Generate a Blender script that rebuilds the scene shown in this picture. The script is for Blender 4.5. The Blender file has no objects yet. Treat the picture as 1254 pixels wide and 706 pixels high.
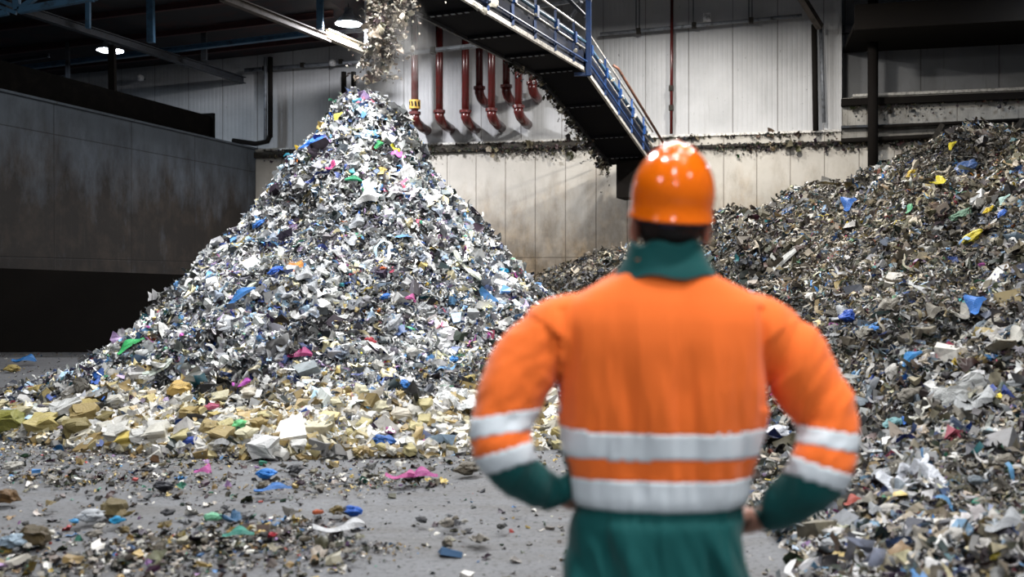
import bpy, bmesh, math, random
import numpy as np
from mathutils import Vector, Matrix, noise as mnoise

random.seed(7)
rng = np.random.default_rng(7)
C = bpy.context.scene.collection
SC = bpy.context.scene

# ------------------------------------------------------------------ camera, world, exposure
F = 1200.0            # focal length in pixels of the 1254x706 frame
HZ = 340.0            # image row of the horizon
EYE = 1.51
cam_d = bpy.data.cameras.new('camera')
cam = bpy.data.objects.new('camera', cam_d)
C.objects.link(cam)
cam.location = (0, 0, EYE)
cam.rotation_euler = (math.pi / 2, 0, 0)
cam_d.sensor_width = 36
cam_d.lens = F / 1254 * 36
cam_d.shift_y = -(353 - HZ) / 1254
cam_d.clip_end = 200
cam_d.dof.use_dof = True
cam_d.dof.focus_distance = 13.0
cam_d.dof.aperture_fstop = 1.7
SC.camera = cam
SC.view_settings.view_transform = 'Standard'
SC.view_settings.look = 'None'
SC.view_settings.gamma = 1
SC.view_settings.use_curve_mapping = False
SC.view_settings.exposure = 0.5
SC.cycles.use_denoising = True

w = bpy.data.worlds.new('world')
SC.world = w
w.use_nodes = True
w.node_tree.nodes['Background'].inputs[0].default_value = (0.5, 0.66, 0.9, 1)
w.node_tree.nodes['Background'].inputs[1].default_value = 0.04

LAMPS = [  # x, y, height, watts, colour
    (-4.17, 25.0, 7.98, 640, (0.95, 0.95, 1.0)),
    (-10.66, 26.0, 7.53, 120, (0.70, 0.84, 1.0)),
    (-3.3, 10.8, 8.3, 700, (0.96, 0.98, 1.0)),
    (0.4, 13.0, 8.3, 420, (1.0, 0.98, 0.95)),
    (4.9, 20.4, 8.3, 620, (1.0, 0.94, 0.86)),
    (3.0, 22.6, 8.6, 330, (1.0, 0.97, 0.93)),
    (5.6, 9.0, 8.3, 150, (1.0, 0.97, 0.93)),
    (2.2, 1.2, 8.3, 330, (1.0, 0.97, 0.95)),
    (0.6, -3.6, 8.3, 300, (0.95, 0.97, 1.0)),
    (-1.6, 2.2, 8.3, 40, (0.95, 0.97, 1.0)),
    (3.8, 4.6, 8.3, 50, (1.0, 0.98, 0.95)),
    (0.2, 5.6, 8.3, 40, (1.0, 0.98, 0.95)),
    (12.5, 21.0, 8.3, 60, (0.72, 0.84, 1.0)),
    (-5.5, -2.0, 6.6, 45, (0.95, 0.97, 1.0)),
    (6.2, -1.6, 6.6, 60, (1.0, 0.97, 0.95)),
    (1.6, -8.5, 6.6, 110, (0.95, 0.97, 1.0)),
]

# ------------------------------------------------------------------ helpers
def P(px, py, d):
    return Vector(((px - 627) / F * d, d, EYE + (HZ - py) / F * d))

def hexc(h):
    h = h.lstrip('#')
    return tuple((int(h[i:i + 2], 16) / 255) ** 2.2 for i in (0, 2, 4))

def tag(o, label=None, cat=None, group=None, kind=None):
    if label: o['label'] = label
    if cat: o['category'] = cat
    if group: o['group'] = group
    if kind: o['kind'] = kind
    return o

def empty(name, loc, label=None, cat=None, group=None, rz=0):
    o = bpy.data.objects.new(name, None)
    C.objects.link(o)
    o.location = loc
    o.rotation_euler = (0, 0, rz)
    o.empty_display_size = 0.1
    return tag(o, label, cat, group)

def link_mesh(name, me, mats=None, parent=None, world=True):
    o = bpy.data.objects.new(name, me)
    C.objects.link(o)
    if mats is not None:
        for m in (mats if isinstance(mats, (list, tuple)) else [mats]):
            me.materials.append(m)
    if parent is not None:
        o.parent = parent
        if world:
            o.matrix_parent_inverse = Matrix.LocRotScale(parent.location, parent.rotation_euler, None).inverted()
    return o

class MB:
    """collects shapes, then links them as ONE mesh object"""
    def __init__(s):
        s.v = []; s.f = []
    def add(s, vs, fs):
        n = len(s.v)
        s.v += [tuple(v) for v in vs]
        s.f += [tuple(i + n for i in f) for f in fs]
    def box(s, c, size, rz=0):
        c = Vector(c); x, y, z = [q / 2 for q in size]
        R = Matrix.Rotation(rz, 3, 'Z')
        vs = [c + R @ Vector((a * x, b * y, e * z)) for a in (-1, 1) for b in (-1, 1) for e in (-1, 1)]
        s.add(vs, [(0, 1, 3, 2), (4, 6, 7, 5), (0, 4, 5, 1), (2, 3, 7, 6), (0, 2, 6, 4), (1, 5, 7, 3)])
    def bar(s, p0, p1, wd, ht, up=(0, 0, 1)):
        p0 = Vector(p0); p1 = Vector(p1)
        d = (p1 - p0).normalized(); u = Vector(up)
        if abs(d.dot(u)) > .95: u = Vector((0, 1, 0))
        a = d.cross(u).normalized() * wd / 2; b = a.cross(d).normalized() * ht / 2
        vs = [p + a * i + b * j for p in (p0, p1) for i, j in ((-1, -1), (1, -1), (1, 1), (-1, 1))]
        s.add(vs, [(0, 1, 2, 3), (7, 6, 5, 4), (0, 4, 5, 1), (1, 5, 6, 2), (2, 6, 7, 3), (3, 7, 4, 0)])
    def ibeam(s, p0, p1, wd, ht):
        p0 = Vector(p0); p1 = Vector(p1)
        z = Vector((0, 0, ht / 2 - .012))
        s.bar(p0 + z, p1 + z, wd, .024); s.bar(p0 - z, p1 - z, wd, .024); s.bar(p0, p1, .02, ht - .04)
    def tube(s, pts, r, n=10, cap=True):
        pts = [Vector(p) for p in pts]
        rs = r if isinstance(r, (list, tuple)) else [r] * len(pts)
        rings = []; u = None
        for i, p in enumerate(pts):
            a = pts[max(i - 1, 0)]; b = pts[min(i + 1, len(pts) - 1)]
            d = (b - a).normalized()
            if u is None:
                u = d.orthogonal().normalized()
            u = (u - d * u.dot(d)).normalized(); vv = d.cross(u)
            rings.append([p + (u * math.cos(t) + vv * math.sin(t)) * rs[i] for t in [2 * math.pi * k / n for k in range(n)]])
        s.loft(rings, cap)
    def loft(s, rings, cap=True):
        n = len(rings[0]); vs = [v for r in rings for v in r]; fs = []
        for i in range(len(rings) - 1):
            for k in range(n):
                a = i * n + k; b = i * n + (k + 1) % n
                fs.append((a, b, b + n, a + n))
        if cap:
            fs.append(tuple(range(n - 1, -1, -1))); fs.append(tuple((len(rings) - 1) * n + k for k in range(n)))
        s.add(vs, fs)
    def lathe(s, c, prof, n=24):
        c = Vector(c)
        s.loft([[c + Vector((r * math.cos(t), r * math.sin(t), z)) for t in [2 * math.pi * k / n for k in range(n)]] for r, z in prof], True)
    def mesh(s, name='m', smooth=False):
        me = bpy.data.meshes.new(name)
        me.from_pydata(s.v, [], s.f); me.update()
        bm = bmesh.new(); bm.from_mesh(me); bmesh.ops.recalc_face_normals(bm, faces=bm.faces); bm.to_mesh(me); bm.free()
        if smooth:
            me.polygons.foreach_set('use_smooth', [True] * len(me.polygons))
        return me
    def build(s, name, mat, parent=None, smooth=False, bevel=0):
        o = link_mesh(name, s.mesh(name, smooth), mat, parent)
        if bevel:
            m = o.modifiers.new('bevel', 'BEVEL'); m.width = bevel; m.segments = 2; m.limit_method = 'ANGLE'
        return o

# ------------------------------------------------------------------ materials
def new_mat(name, col=(.5, .5, .5), rough=.6, metal=0, spec=.4):
    m = bpy.data.materials.new(name); m.use_nodes = True
    b = m.node_tree.nodes['Principled BSDF']
    b.inputs['Base Color'].default_value = (*col, 1)
    b.inputs['Roughness'].default_value = rough
    b.inputs['Metallic'].default_value = metal
    b.inputs['Specular IOR Level'].default_value = spec
    return m, m.node_tree, b

def nd(nt, typ, **kw):
    n = nt.nodes.new(typ)
    for k, v in kw.items():
        if k.startswith('i_'):
            n.inputs[k[2:].replace('_', ' ')].default_value = v
        else:
            setattr(n, k, v)
    return n

def noise_n(nt, vec, scale, detail=4, rough=.55, dist=0):
    n = nd(nt, 'ShaderNodeTexNoise')
    n.inputs['Scale'].default_value = scale; n.inputs['Detail'].default_value = detail
    n.inputs['Roughness'].default_value = rough; n.inputs['Distortion'].default_value = dist
    if vec is not None: nt.links.new(vec, n.inputs['Vector'])
    return n.outputs['Fac']

def ramp(nt, fac, lo, hi, a=0., b=1.):
    n = nd(nt, 'ShaderNodeMapRange')
    n.inputs['From Min'].default_value = lo; n.inputs['From Max'].default_value = hi
    n.inputs['To Min'].default_value = a; n.inputs['To Max'].default_value = b
    nt.links.new(fac, n.inputs['Value'])
    return n.outputs[0]

def mathn(nt, op, a, b=None, clamp=False):
    n = nd(nt, 'ShaderNodeMath', operation=op, use_clamp=clamp)
    for i, q in enumerate((a, b)):
        if q is None: continue
        if isinstance(q, (int, float)): n.inputs[i].default_value = q
        else: nt.links.new(q, n.inputs[i])
    return n.outputs[0]

def mix(nt, fac, a, b, blend='MIX'):
    n = nd(nt, 'ShaderNodeMix', data_type='RGBA', blend_type=blend)
    for sock, q in ((n.inputs[0], fac), (n.inputs[6], a), (n.inputs[7], b)):
        if isinstance(q, (int, float)): sock.default_value = q
        elif isinstance(q, tuple): sock.default_value = (*q, 1)
        else: nt.links.new(q, sock)
    return n.outputs[2]

def bump(nt, b, h, strength=.3, dist=.02):
    n = nd(nt, 'ShaderNodeBump'); n.inputs['Strength'].default_value = strength; n.inputs['Distance'].default_value = dist
    nt.links.new(h, n.inputs['Height']); nt.links.new(n.outputs[0], b.inputs['Normal'])

def objco(nt, scale=(1, 1, 1)):
    t = nd(nt, 'ShaderNodeTexCoord'); m = nd(nt, 'ShaderNodeMapping')
    m.inputs['Scale'].default_value = scale
    nt.links.new(t.outputs['Object'], m.inputs[0])
    return m.outputs[0]

def dirty(name, col, rough=.6, metal=0, dirt=(.03, .025, .02), amt=.5, scale=6, spec=.4):
    m, nt, b = new_mat(name, col, rough, metal, spec)
    f = noise_n(nt, objco(nt), scale, 6, .65)
    f = ramp(nt, f, .62 - amt * .25, .70, 0, .85)
    nt.links.new(mix(nt, f, col, dirt), b.inputs['Base Color'])
    return m

def line_mask(nt, coord, period, width, phase=0.):
    """1 on thin lines every period metres"""
    a = mathn(nt, 'ADD', coord, phase + 500 * period)
    a = mathn(nt, 'MODULO', a, period)
    a = mathn(nt, 'SUBTRACT', a, period / 2)
    a = mathn(nt, 'ABSOLUTE', a)
    return ramp(nt, a, period / 2 - width, period / 2 - width * .4, 0, 1)

def wall_mat(name, base, stain, px=.87, hz=2.08, lo_stain=(0., 3.6), rib=False, spots=.5, drip=.5, cold=None, stain_amt=.9):
    m, nt, b = new_mat(name, base, .75, 0, .3)
    t = nd(nt, 'ShaderNodeTexCoord'); o = t.outputs['Object']
    s = nd(nt, 'ShaderNodeSeparateXYZ'); nt.links.new(o, s.inputs[0])
    X, Z = s.outputs[0], s.outputs[2]
    big = noise_n(nt, o, .55, 6, .6)
    col = mix(nt, ramp(nt, big, .35, .7), base, tuple(c * .72 for c in base))
    # brown splash stains, strongest near the ground
    g = ramp(nt, Z, lo_stain[0], lo_stain[1], 1, 0)
    sm = mathn(nt, 'ADD', mathn(nt, 'MULTIPLY', noise_n(nt, objco(nt, (1.5, 1.5, .6)), .9, 8, .72), 1.5), mathn(nt, 'MULTIPLY', g, .9))
    stc = mix(nt, ramp(nt, noise_n(nt, objco(nt, (1, 1, .8)), 1.7, 6, .7), .46, .66), stain, tuple(min(c * 2.6, 1) for c in stain))
    col = mix(nt, ramp(nt, sm, .9, 1.55, 0, stain_amt), col, stc)
    # vertical drips
    dr = noise_n(nt, objco(nt, (7, 7, .35)), 1.0, 5, .7)
    col = mix(nt, ramp(nt, dr, .60, .78, 0, drip), col, (.05, .045, .04))
    # specks
    sp = noise_n(nt, objco(nt, (1, 1, .6)), 9, 4, .75)
    col = mix(nt, ramp(nt, sp, .66, .72, 0, spots), col, (.03, .028, .025))
    jl = line_mask(nt, X, px, .018)
    hl = None
    for q in (hz if isinstance(hz, tuple) else (hz,)) if hz else ():
        l1 = line_mask(nt, Z, 9., .016, 9. - q); hl = l1 if hl is None else mathn(nt, 'MAXIMUM', hl, l1)
    j = mathn(nt, 'MAXIMUM', jl, hl) if hz else jl
    col = mix(nt, mathn(nt, 'MULTIPLY', j, .7), col, mix(nt, 1., col, (.25, .22, .2), 'MULTIPLY'))
    nt.links.new(col, b.inputs['Base Color'])
    h = mathn(nt, 'SUBTRACT', mathn(nt, 'MULTIPLY', noise_n(nt, o, 14, 5, .6), .25), mathn(nt, 'MULTIPLY', j, .6))
    if rib:
        r = line_mask(nt, X, .13, .03)
        h = mathn(nt, 'SUBTRACT', h, mathn(nt, 'MULTIPLY', r, .28))
        b.inputs['Roughness'].default_value = .38
    bump(nt, b, h, .5, .02)
    return m

M = {}
M['wall_low'] = wall_mat('stained concrete', (.54, .51, .455), (.15, .108, .062), .87, 2.08, (1.2, 5.0), stain_amt=.9)
M['wall_up'] = wall_mat('insulated panel', (.52, .525, .53), (.25, .22, .18), 1.18, 0, (5, 5.6), rib=True, spots=.6, drip=.25, stain_amt=.35)
M['wall_rec'] = wall_mat('dirty recessed panel', (.19, .195, .20), (.07, .06, .05), 1.9, 0, (4.5, 7), spots=.8, drip=.6)
M['wall_band'] = wall_mat('blotched concrete band', (.40, .385, .35), (.04, .035, .03), 2.2, 0, (3, 7), spots=.95, drip=.9)
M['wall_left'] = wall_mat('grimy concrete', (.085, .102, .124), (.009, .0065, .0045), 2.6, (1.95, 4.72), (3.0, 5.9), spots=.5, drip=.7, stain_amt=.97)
M['steel_black'] = dirty('blackened steel plate', (.010, .0085, .0075), .9, 0, (.012, .01, .008), .5, 2, .1)
M['steel_dark'] = dirty('dark structural steel', (.045, .05, .06), .6, .2)
M['steel_grey'] = dirty('grey galvanised steel', (.28, .30, .33), .5, .4)
M['steel_blue'] = dirty('blue painted steel', (.006, .045, .17), .45, 0, (.015, .015, .02), .45, 9, .4)
M['steel_lblue'] = dirty('pale blue steel', (.05, .12, .20), .5, 0, (.03, .04, .05), .4)
M['steel_navy'] = dirty('navy side plate', (.008, .014, .035), .7, 0, (.012, .012, .012), .5, 5, .15)
M['belly'] = dirty('charcoal underside plate', (.010, .010, .013), .9, 0, (.012, .012, .012), .5, 3, .1)
M['rail'] = dirty('worn pale rail', (.62, .60, .56), .4, .2, (.1, .09, .08), .6, 14)
M['rust_pipe'] = dirty('dark red painted pipe', (.085, .011, .010), .26, 0, (.05, .018, .014), .5, 7, .6)
M['rust'] = dirty('brown conduit', (.20, .09, .06), .6, .1)
M['black_matt'] = dirty('matt black duct steel', (.004, .0038, .0035), .95, 0, (.008, .007, .006), .5, 4, .05)
M['rust_dull'] = dirty('dull brown steel', (.10, .085, .075), .7, 0, (.03, .025, .02), .5, 6, .2)
M['beam_lit'] = dirty('lamplit beam', (.30, .26, .19), .5, 0, (.1, .08, .06), .4)  # paler tone stands for lamplight on the lower end of the roof beam
M['roof'] = dirty('dark roof deck', (.022, .022, .026), .9, 0, (.05, .02, .02), .5, 1.2)
M['purlin'] = dirty('dark red purlin', (.06, .022, .022), .7, 0, (.02, .015, .015), .4)
M['grime'] = dirty('black grime', (.025, .022, .018), .95, 0, (.07, .06, .045), .5, 20)
M['yellow'] = dirty('yellow warning sleeve', (.75, .45, .06), .5, 0, (.05, .04, .03), .4, 12)
M['white_box'] = dirty('white plastic', (.8, .8, .8), .4)

def emit_mat(name, col, st):
    m = bpy.data.materials.new(name); m.use_nodes = True; nt = m.node_tree
    b = nt.nodes['Principled BSDF']
    b.inputs['Emission Color'].default_value = (*col, 1); b.inputs['Emission Strength'].default_value = st
    return m
M['bulb'] = emit_mat('lit lamp glass', (.85, .9, 1), 25)

def floor_material():
    m, nt, b = new_mat('dirty concrete floor', (.3, .3, .3), .8, 0, .3)
    o = objco(nt)
    big = noise_n(nt, o, .5, 6, .6); med = noise_n(nt, objco(nt, (.6, 2.4, 1)), 1.6, 6, .7); fine = noise_n(nt, o, 28, 4, .7)
    col = mix(nt, ramp(nt, big, .3, .7), (.185, .19, .20), (.115, .118, .125))
    col = mix(nt, ramp(nt, med, .45, .68, 0, .8), col, (.11, .105, .10))
    col = mix(nt, ramp(nt, fine, .52, .64, 0, .75), col, (.06, .055, .05))
    col = mix(nt, ramp(nt, noise_n(nt, o, 45, 3, .6), .66, .72, 0, .5), col, (.55, .54, .5))
    nt.links.new(col, b.inputs['Base Color'])
    bump(nt, b, fine, .5, .01)
    return m
M['floor'] = floor_material()

def scrap_material():
    m, nt, b = new_mat('shredded waste', (.3, .3, .3), .5, 0, .45)
    a = nd(nt, 'ShaderNodeAttribute', attribute_name='Col')
    f = noise_n(nt, objco(nt), 22, 4, .7)
    col = mix(nt, ramp(nt, f, .5, .72, 0, .55), a.outputs['Color'], (.035, .03, .026))
    nt.links.new(col, b.inputs['Base Color'])
    return m
M['scrap'] = scrap_material()

_cm = {}
def scrap_col(col, rough=.45):
    key = tuple(round(c, 3) for c in col)
    if key not in _cm:
        m, nt, b = new_mat('waste colour', col, rough, 0, .5)
        f = noise_n(nt, objco(nt), 14, 5, .7)
        c = mix(nt, ramp(nt, f, .52, .75, 0, .5), col, tuple(q * .25 + .01 for q in col))
        nt.links.new(c, b.inputs['Base Color'])
        bump(nt, b, noise_n(nt, objco(nt), 18, 3, .6), .6, .02)
        _cm[key] = m
    return _cm[key]

# ------------------------------------------------------------------ value noise for terrain
_perm = np.random.default_rng(3).random((256, 256))
def vn(x, y):
    xi = np.floor(x).astype(int); yi = np.floor(y).astype(int)
    fx = x - xi; fy = y - yi
    fx = fx * fx * (3 - 2 * fx); fy = fy * fy * (3 - 2 * fy)
    g = lambda a, b: _perm[a % 256, b % 256]
    return (g(xi, yi) * (1 - fx) + g(xi + 1, yi) * fx) * (1 - fy) + (g(xi, yi + 1) * (1 - fx) + g(xi + 1, yi + 1) * fx) * fy - .5
def fbm(x, y, s=1., n=4):
    r = 0; a = 1.
    for i in range(n):
        r = r + a * vn(x * s + 17 * i + 40, y * s + 31 * i + 90); s *= 2.05; a *= .5
    return r

# ------------------------------------------------------------------ the back wall frame
WB = Vector((-7.8, 29.8, 0)); WD = Vector((20.8, -5.0, 0)).normalized()
WN = Vector((-WD.y, WD.x, 0)) * -1      # towards the camera
if WN.y > 0: WN = -WN
WROT = math.atan2(WD.y, WD.x)
def wl(px, py, off=0.):
    """wall coordinates (u, z) of a sight line at distance off in front of the back wall"""
    dx = (px - 627) / F
    o = WB + WN * off
    # solve D*(dx,1) = o + u*WD
    det = dx * (-WD.y) - (-WD.x) * 1
    D = (o.x * (-WD.y) + WD.x * o.y) / det
    u = (D * dx - o.x) / WD.x
    return u, EYE + (HZ - py) / F * D
def wp(u, z, off=0.):
    return WB + WD * u + WN * off + Vector((0, 0, z))
def wpp(px, py, off=0.):
    u, z = wl(px, py, off); return wp(u, z, off)

def wall_box(name, mat, u0, u1, z0, z1, off0, off1, kind='structure', parent=None, bevel=0):
    mb = MB()
    mb.box(((u0 + u1) / 2, -(off0 + off1) / 2, (z0 + z1) / 2), (u1 - u0, abs(off1 - off0), z1 - z0))
    o = mb.build(name, mat, parent, bevel=bevel)
    o.location = WB; o.rotation_euler = (0, 0, WROT)
    if kind: o['kind'] = kind
    return o

# ------------------------------------------------------------------ setting
def grid_mesh(name, xs, ys, H):
    X, Y = np.meshgrid(xs, ys, indexing='ij')
    Z = H(X, Y)
    nx, ny = X.shape
    V = np.stack([X, Y, Z], -1).reshape(-1, 3)
    I = np.arange(nx * ny).reshape(nx, ny)
    Fq = np.stack([I[:-1, :-1], I[1:, :-1], I[1:, 1:], I[:-1, 1:]], -1).reshape(-1, 4)
    return V, Fq

mb = MB(); mb.box((0, 13, -.05), (60, 48, .1))
fl = mb.build('floor', M['floor']); tag(fl, kind='structure')

wall_box('wall_back', M['wall_low'], -.0, 30, 0, 5.10, -.6, 0)
u_box = wl(1030, 100)[0]; u_r = 32
wall_box('wall_back.004', M['wall_low'], 0, u_box, 5.10, 5.38, -.6, -.02)
wall_box('wall_back.001', M['wall_up'], -14, u_box, 5.38, 12, -.6, -.12)
wall_box('wall_back.002', M['wall_rec'], u_box, u_r, 6.25, 12, -1.0, -.55)
wall_box('wall_back.003', M['wall_band'], u_box, u_r, 5.10, 6.25, -.6, -.05)
# left wall (partition) with its own local frame
LA = Vector((-13.35, 12.0, 0)); LB = Vector((-7.8, 29.8, 0))
LD = (LB - LA).normalized(); LROT = math.atan2(LD.y, LD.x); LL = (LB - LA).length
LN = Vector((LD.y, -LD.x, 0))
def lp(u, z, off=0.): return LA + LD * u + LN * off + Vector((0, 0, z))
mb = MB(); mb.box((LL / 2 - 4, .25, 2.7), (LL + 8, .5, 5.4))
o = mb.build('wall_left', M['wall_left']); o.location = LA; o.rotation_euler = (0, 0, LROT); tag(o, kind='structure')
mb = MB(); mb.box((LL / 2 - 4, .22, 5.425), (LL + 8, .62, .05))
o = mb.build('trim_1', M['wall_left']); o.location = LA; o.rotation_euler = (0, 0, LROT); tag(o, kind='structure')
# black steel wear plates along the foot of the left wall
a0, a1 = P(-22, 332, 19.9), P(300, 336, 19.9)
mb = MB(); mb.box((2.1, -.05, .86), (12.3, .1, 1.72))
o = mb.build('trim_10', M['steel_black']); o.location = LA; o.rotation_euler = (0, 0, LROT); tag(o, kind='structure')
mb = MB()
mb.add([(a0.x, 19.9, 0), (a1.x, 19.9, 0), (a1.x, 19.9, 1.53), (a0.x, 19.9, 1.72), (a0.x, 20.02, 0), (a1.x, 20.02, 0), (a1.x, 20.02, 1.53), (a0.x, 20.02, 1.72)],
       [(0, 1, 2, 3), (4, 7, 6, 5), (0, 4, 5, 1), (3, 2, 6, 7), (0, 3, 7, 4), (1, 5, 6, 2)])
root = empty('push_plate_barrier', ((a0.x + a1.x) / 2, 19.95, 0), 'low black steel push plate barrier standing before the grimy left concrete wall', 'barrier')
mb.build('plate', M['steel_black'], root)

# roof
def roof_h(u): return float(np.interp(u, [-14, 0, 4.2, 5.5, 30], [7.75, 8.3, 8.55, 9.6, 11.2]))
us = [-14, -8, 0, 4.2, 5.5, 12, 30]
vs = []; fs = []
for u in us:
    for off in (-.6, 40):
        p = wp(u, roof_h(u), off); vs += [p, p + Vector((0, 0, .15))]
for i in range(len(us) - 1):
    a = i * 4; b = a + 4
    fs += [(a, a + 2, b + 2, b), (a + 1, b + 1, b + 3, a + 3), (a, b, b + 1, a + 1), (a + 2, a + 3, b + 3, b + 2)]
me = bpy.data.meshes.new('ceiling'); me.from_pydata(vs, [], fs)
o = link_mesh('ceiling', me, M['roof']); tag(o, kind='structure')

def thing_bar(name, label, cat, segs, mat, group=None, kindf='bar', r=.05, base=None, n=10):
    mb = MB()
    for s in segs:
        if kindf == 'tube': mb.tube(s, r, n)
        elif kindf == 'ibeam': mb.ibeam(s[0], s[1], r[0], r[1])
        else: mb.bar(s[0], s[1], r[0], r[1])
    o = mb.build(name, mat, None, smooth=(kindf == 'tube'))
    return tag(o, label, cat, group)

# ledge trims on the back wall
wall_box('trim_2', M['rail'], 0, u_box, 5.36, 5.42, -.12, .03)
wall_box('trim_3', M['grime'], 0, wl(745, 180)[0], 5.14, 5.31, -.02, .10)
wall_box('trim_9', M['grime'], wl(745, 180)[0], 30, 5.03, 5.11, -.02, .10)
wall_box('trim_4', M['wall_up'], u_box - .06, u_box + .02, 5.36, 11, -.6, -.02)
wall_box('trim_5', M['rail'], u_box + .3, 30, 6.27, 6.34, -.55, -.02)
wall_box('trim_6', M['steel_black'], u_box, 30, 6.02, 6.20, -.05, .18)
wall_box('trim_7', M['steel_dark'], u_box, 30, 5.44, 5.50, -.05, .14)
wall_box('trim_8', M['steel_dark'], u_box, 30, 8.05, 8.25, -.55, -.35)

# ------------------------------------------------------------------ the shape of the two waste piles
PC = np.array([-2.05, 13.4])
def h_main(X, Y):
    dx = X - PC[0]; dy = Y - PC[1]
    wx = fbm(X, Y, .5, 3) * .35
    th = np.arctan2(dy, dx)
    r = np.hypot(dx, dy) * (1 + .10 * np.clip(-np.cos(th), 0, 1) * np.clip(np.hypot(dx, dy) / 3, 0, 1)) + wx * np.clip(np.hypot(dx, dy) / 2, 0, 1)
    front = np.clip(-np.sin(th), 0, 1) ** 1.7
    right = np.clip(np.cos(th), 0, 1)
    R = [0, .25, .42, .58, .85, 1.15, 1.75, 2.05, 2.7, 3.3, 3.7, 4.3, 5.2, 6]
    side = np.interp(r, R, [3.98, 3.93, 3.74, 3.45, 3.15, 2.76, 2.12, 1.88, 1.24, .62, .28, .08, -.02, -.3])
    rt = np.interp(r, R, [3.98, 3.93, 3.80, 3.66, 3.12, 2.74, 1.97, 1.66, 1.05, .6, .38, .18, .03, -.3])
    fr = np.interp(r, R, [3.98, 3.93, 3.76, 3.5, 3.12, 2.75, 2.12, 1.87, 1.36, .92, .66, .36, .07, -.3])
    base = side * (1 - right) + rt * right
    h = base * (1 - front) + fr * front
    env = np.clip(r / 1.2, .3, 1) * np.clip((5.4 - r) / 2, 0, 1)
    return h + fbm(X, Y, 1.1, 5) * .32 * env + fbm(X + 31, Y, 2.9, 3) * .19 * env
RP = [(1254, 163, 13), (1200, 166, 13.2), (1165, 172, 13.5), (1130, 210, 14.3), (1080, 217, 15.5), (1000, 237, 17.5), (940, 262, 19.5),
      (890, 282, 21), (800, 316, 23), (730, 335, 24.5), (655, 352, 26)]
pts = [((px - 627) / F * d, d, EYE + (HZ - py) / F * d) for px, py, d in RP]
pts += [(1.35, 4.9, 0), (1.5, 5.9, .02), (1.55, 6.7, .05), (1.45, 8.2, .1), (1.1, 10, .15), (1.2, 12, .3), (.8, 15, .3), (.5, 18, .3), (-1, 21, .2), (-.8, 24, .7),
        (2.2, 4.3, .25), (3.0, 3.6, .45), (3.15, 8, .78), (4.36, 10, 1.59), (3.1, 10, 1.0), (4.0, 13, 1.75), (5.5, 11.5, 2.4), (2.3, 8.5, .6), (2.1, 6, .24),
        (2.63, 5.5, .33), (3.34, 7, .58), (4.2, 8, 1.1), (2.95, 14, 1.25), (6.5, 9, 2.3), (5, 6, 1.2), (9, 14, 3.9), (9, 10, 3.2), (1.6, 3, 0), (2.2, 3.0, .1), (.9, 6, -.1),
        (.3, 9, -.3), (0, 12, -.2), (-2, 25.5, .4), (0.5, 4, -.1), (7.5, 17, 2.9), (6.5, 21, 1.8), (10, 20, 2.6), (3, 25, .9), (-1, 18, -.2), (-3, 22, -.2)]
pts = np.array(pts)
def tps_fit(p):
    n = len(p); d = np.hypot(p[:, None, 0] - p[None, :, 0], p[:, None, 1] - p[None, :, 1])
    K = np.where(d > 0, d * d * np.log(d + 1e-12), 0) + np.eye(n) * .15
    Pm = np.c_[np.ones(n), p[:, :2]]
    A = np.block([[K, Pm], [Pm.T, np.zeros((3, 3))]])
    return np.linalg.solve(A, np.r_[p[:, 2], 0, 0, 0])
TW = tps_fit(pts)
def tps(X, Y):
    r = TW[-3] + TW[-2] * X + TW[-1] * Y
    for i in range(len(pts)):
        d2 = (X - pts[i, 0]) ** 2 + (Y - pts[i, 1]) ** 2
        r = r + TW[i] * np.where(d2 > 0, .5 * d2 * np.log(d2 + 1e-12), 0)
    return r
def h_right(X, Y):
    h = tps(X, Y)
    env = np.clip(h / .6, 0.15, 1)
    rd = 1 - np.abs(vn(X * .9 + Y * .35 + 7, Y * .5 - X * .3 + 3)) * 4
    n = fbm(X, Y, .8, 5) * .42 + rd * .06 + np.clip(vn(X * 1.3 + 5, Y * 1.3 + 9), -.1, .5) * .25
    h = h + (n - .02 + fbm(X + 31, Y, 2.9, 3) * .17) * env
    wl_d = (27.93 - .24 * X) - Y                   # in front of the back wall
    h = np.where(X < -1.6, h - (-1.6 - X) * .6, h)
    return np.where(wl_d < .05, -.3, h)
def H(x, y):
    x = np.asarray(x, float); y = np.asarray(y, float)
    return np.maximum(np.maximum(h_main(x, y), h_right(x, y)), 0)

def normals(Hf, x, y, e=.06):
    gx = (Hf(x + e, y) - Hf(x - e, y)) / (2 * e); gy = (Hf(x, y + e) - Hf(x, y - e)) / (2 * e)
    n = np.stack([-gx, -gy, np.ones_like(gx)], -1)
    return n / np.linalg.norm(n, axis=-1, keepdims=True)

_D = np.concatenate([np.linspace(2.6, 29, 2200)])
def hit(px, py):
    """where the sight line of a pixel meets the piles or the floor"""
    X = (px - 627) / F * _D; Z = EYE + (HZ - py) / F * _D
    k = np.nonzero(H(X, _D) >= Z)[0]
    k = k[0] if len(k) else len(_D) - 1
    return float(X[k]), float(_D[k]), float(max(H(X[k], _D[k]), 0))

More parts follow.
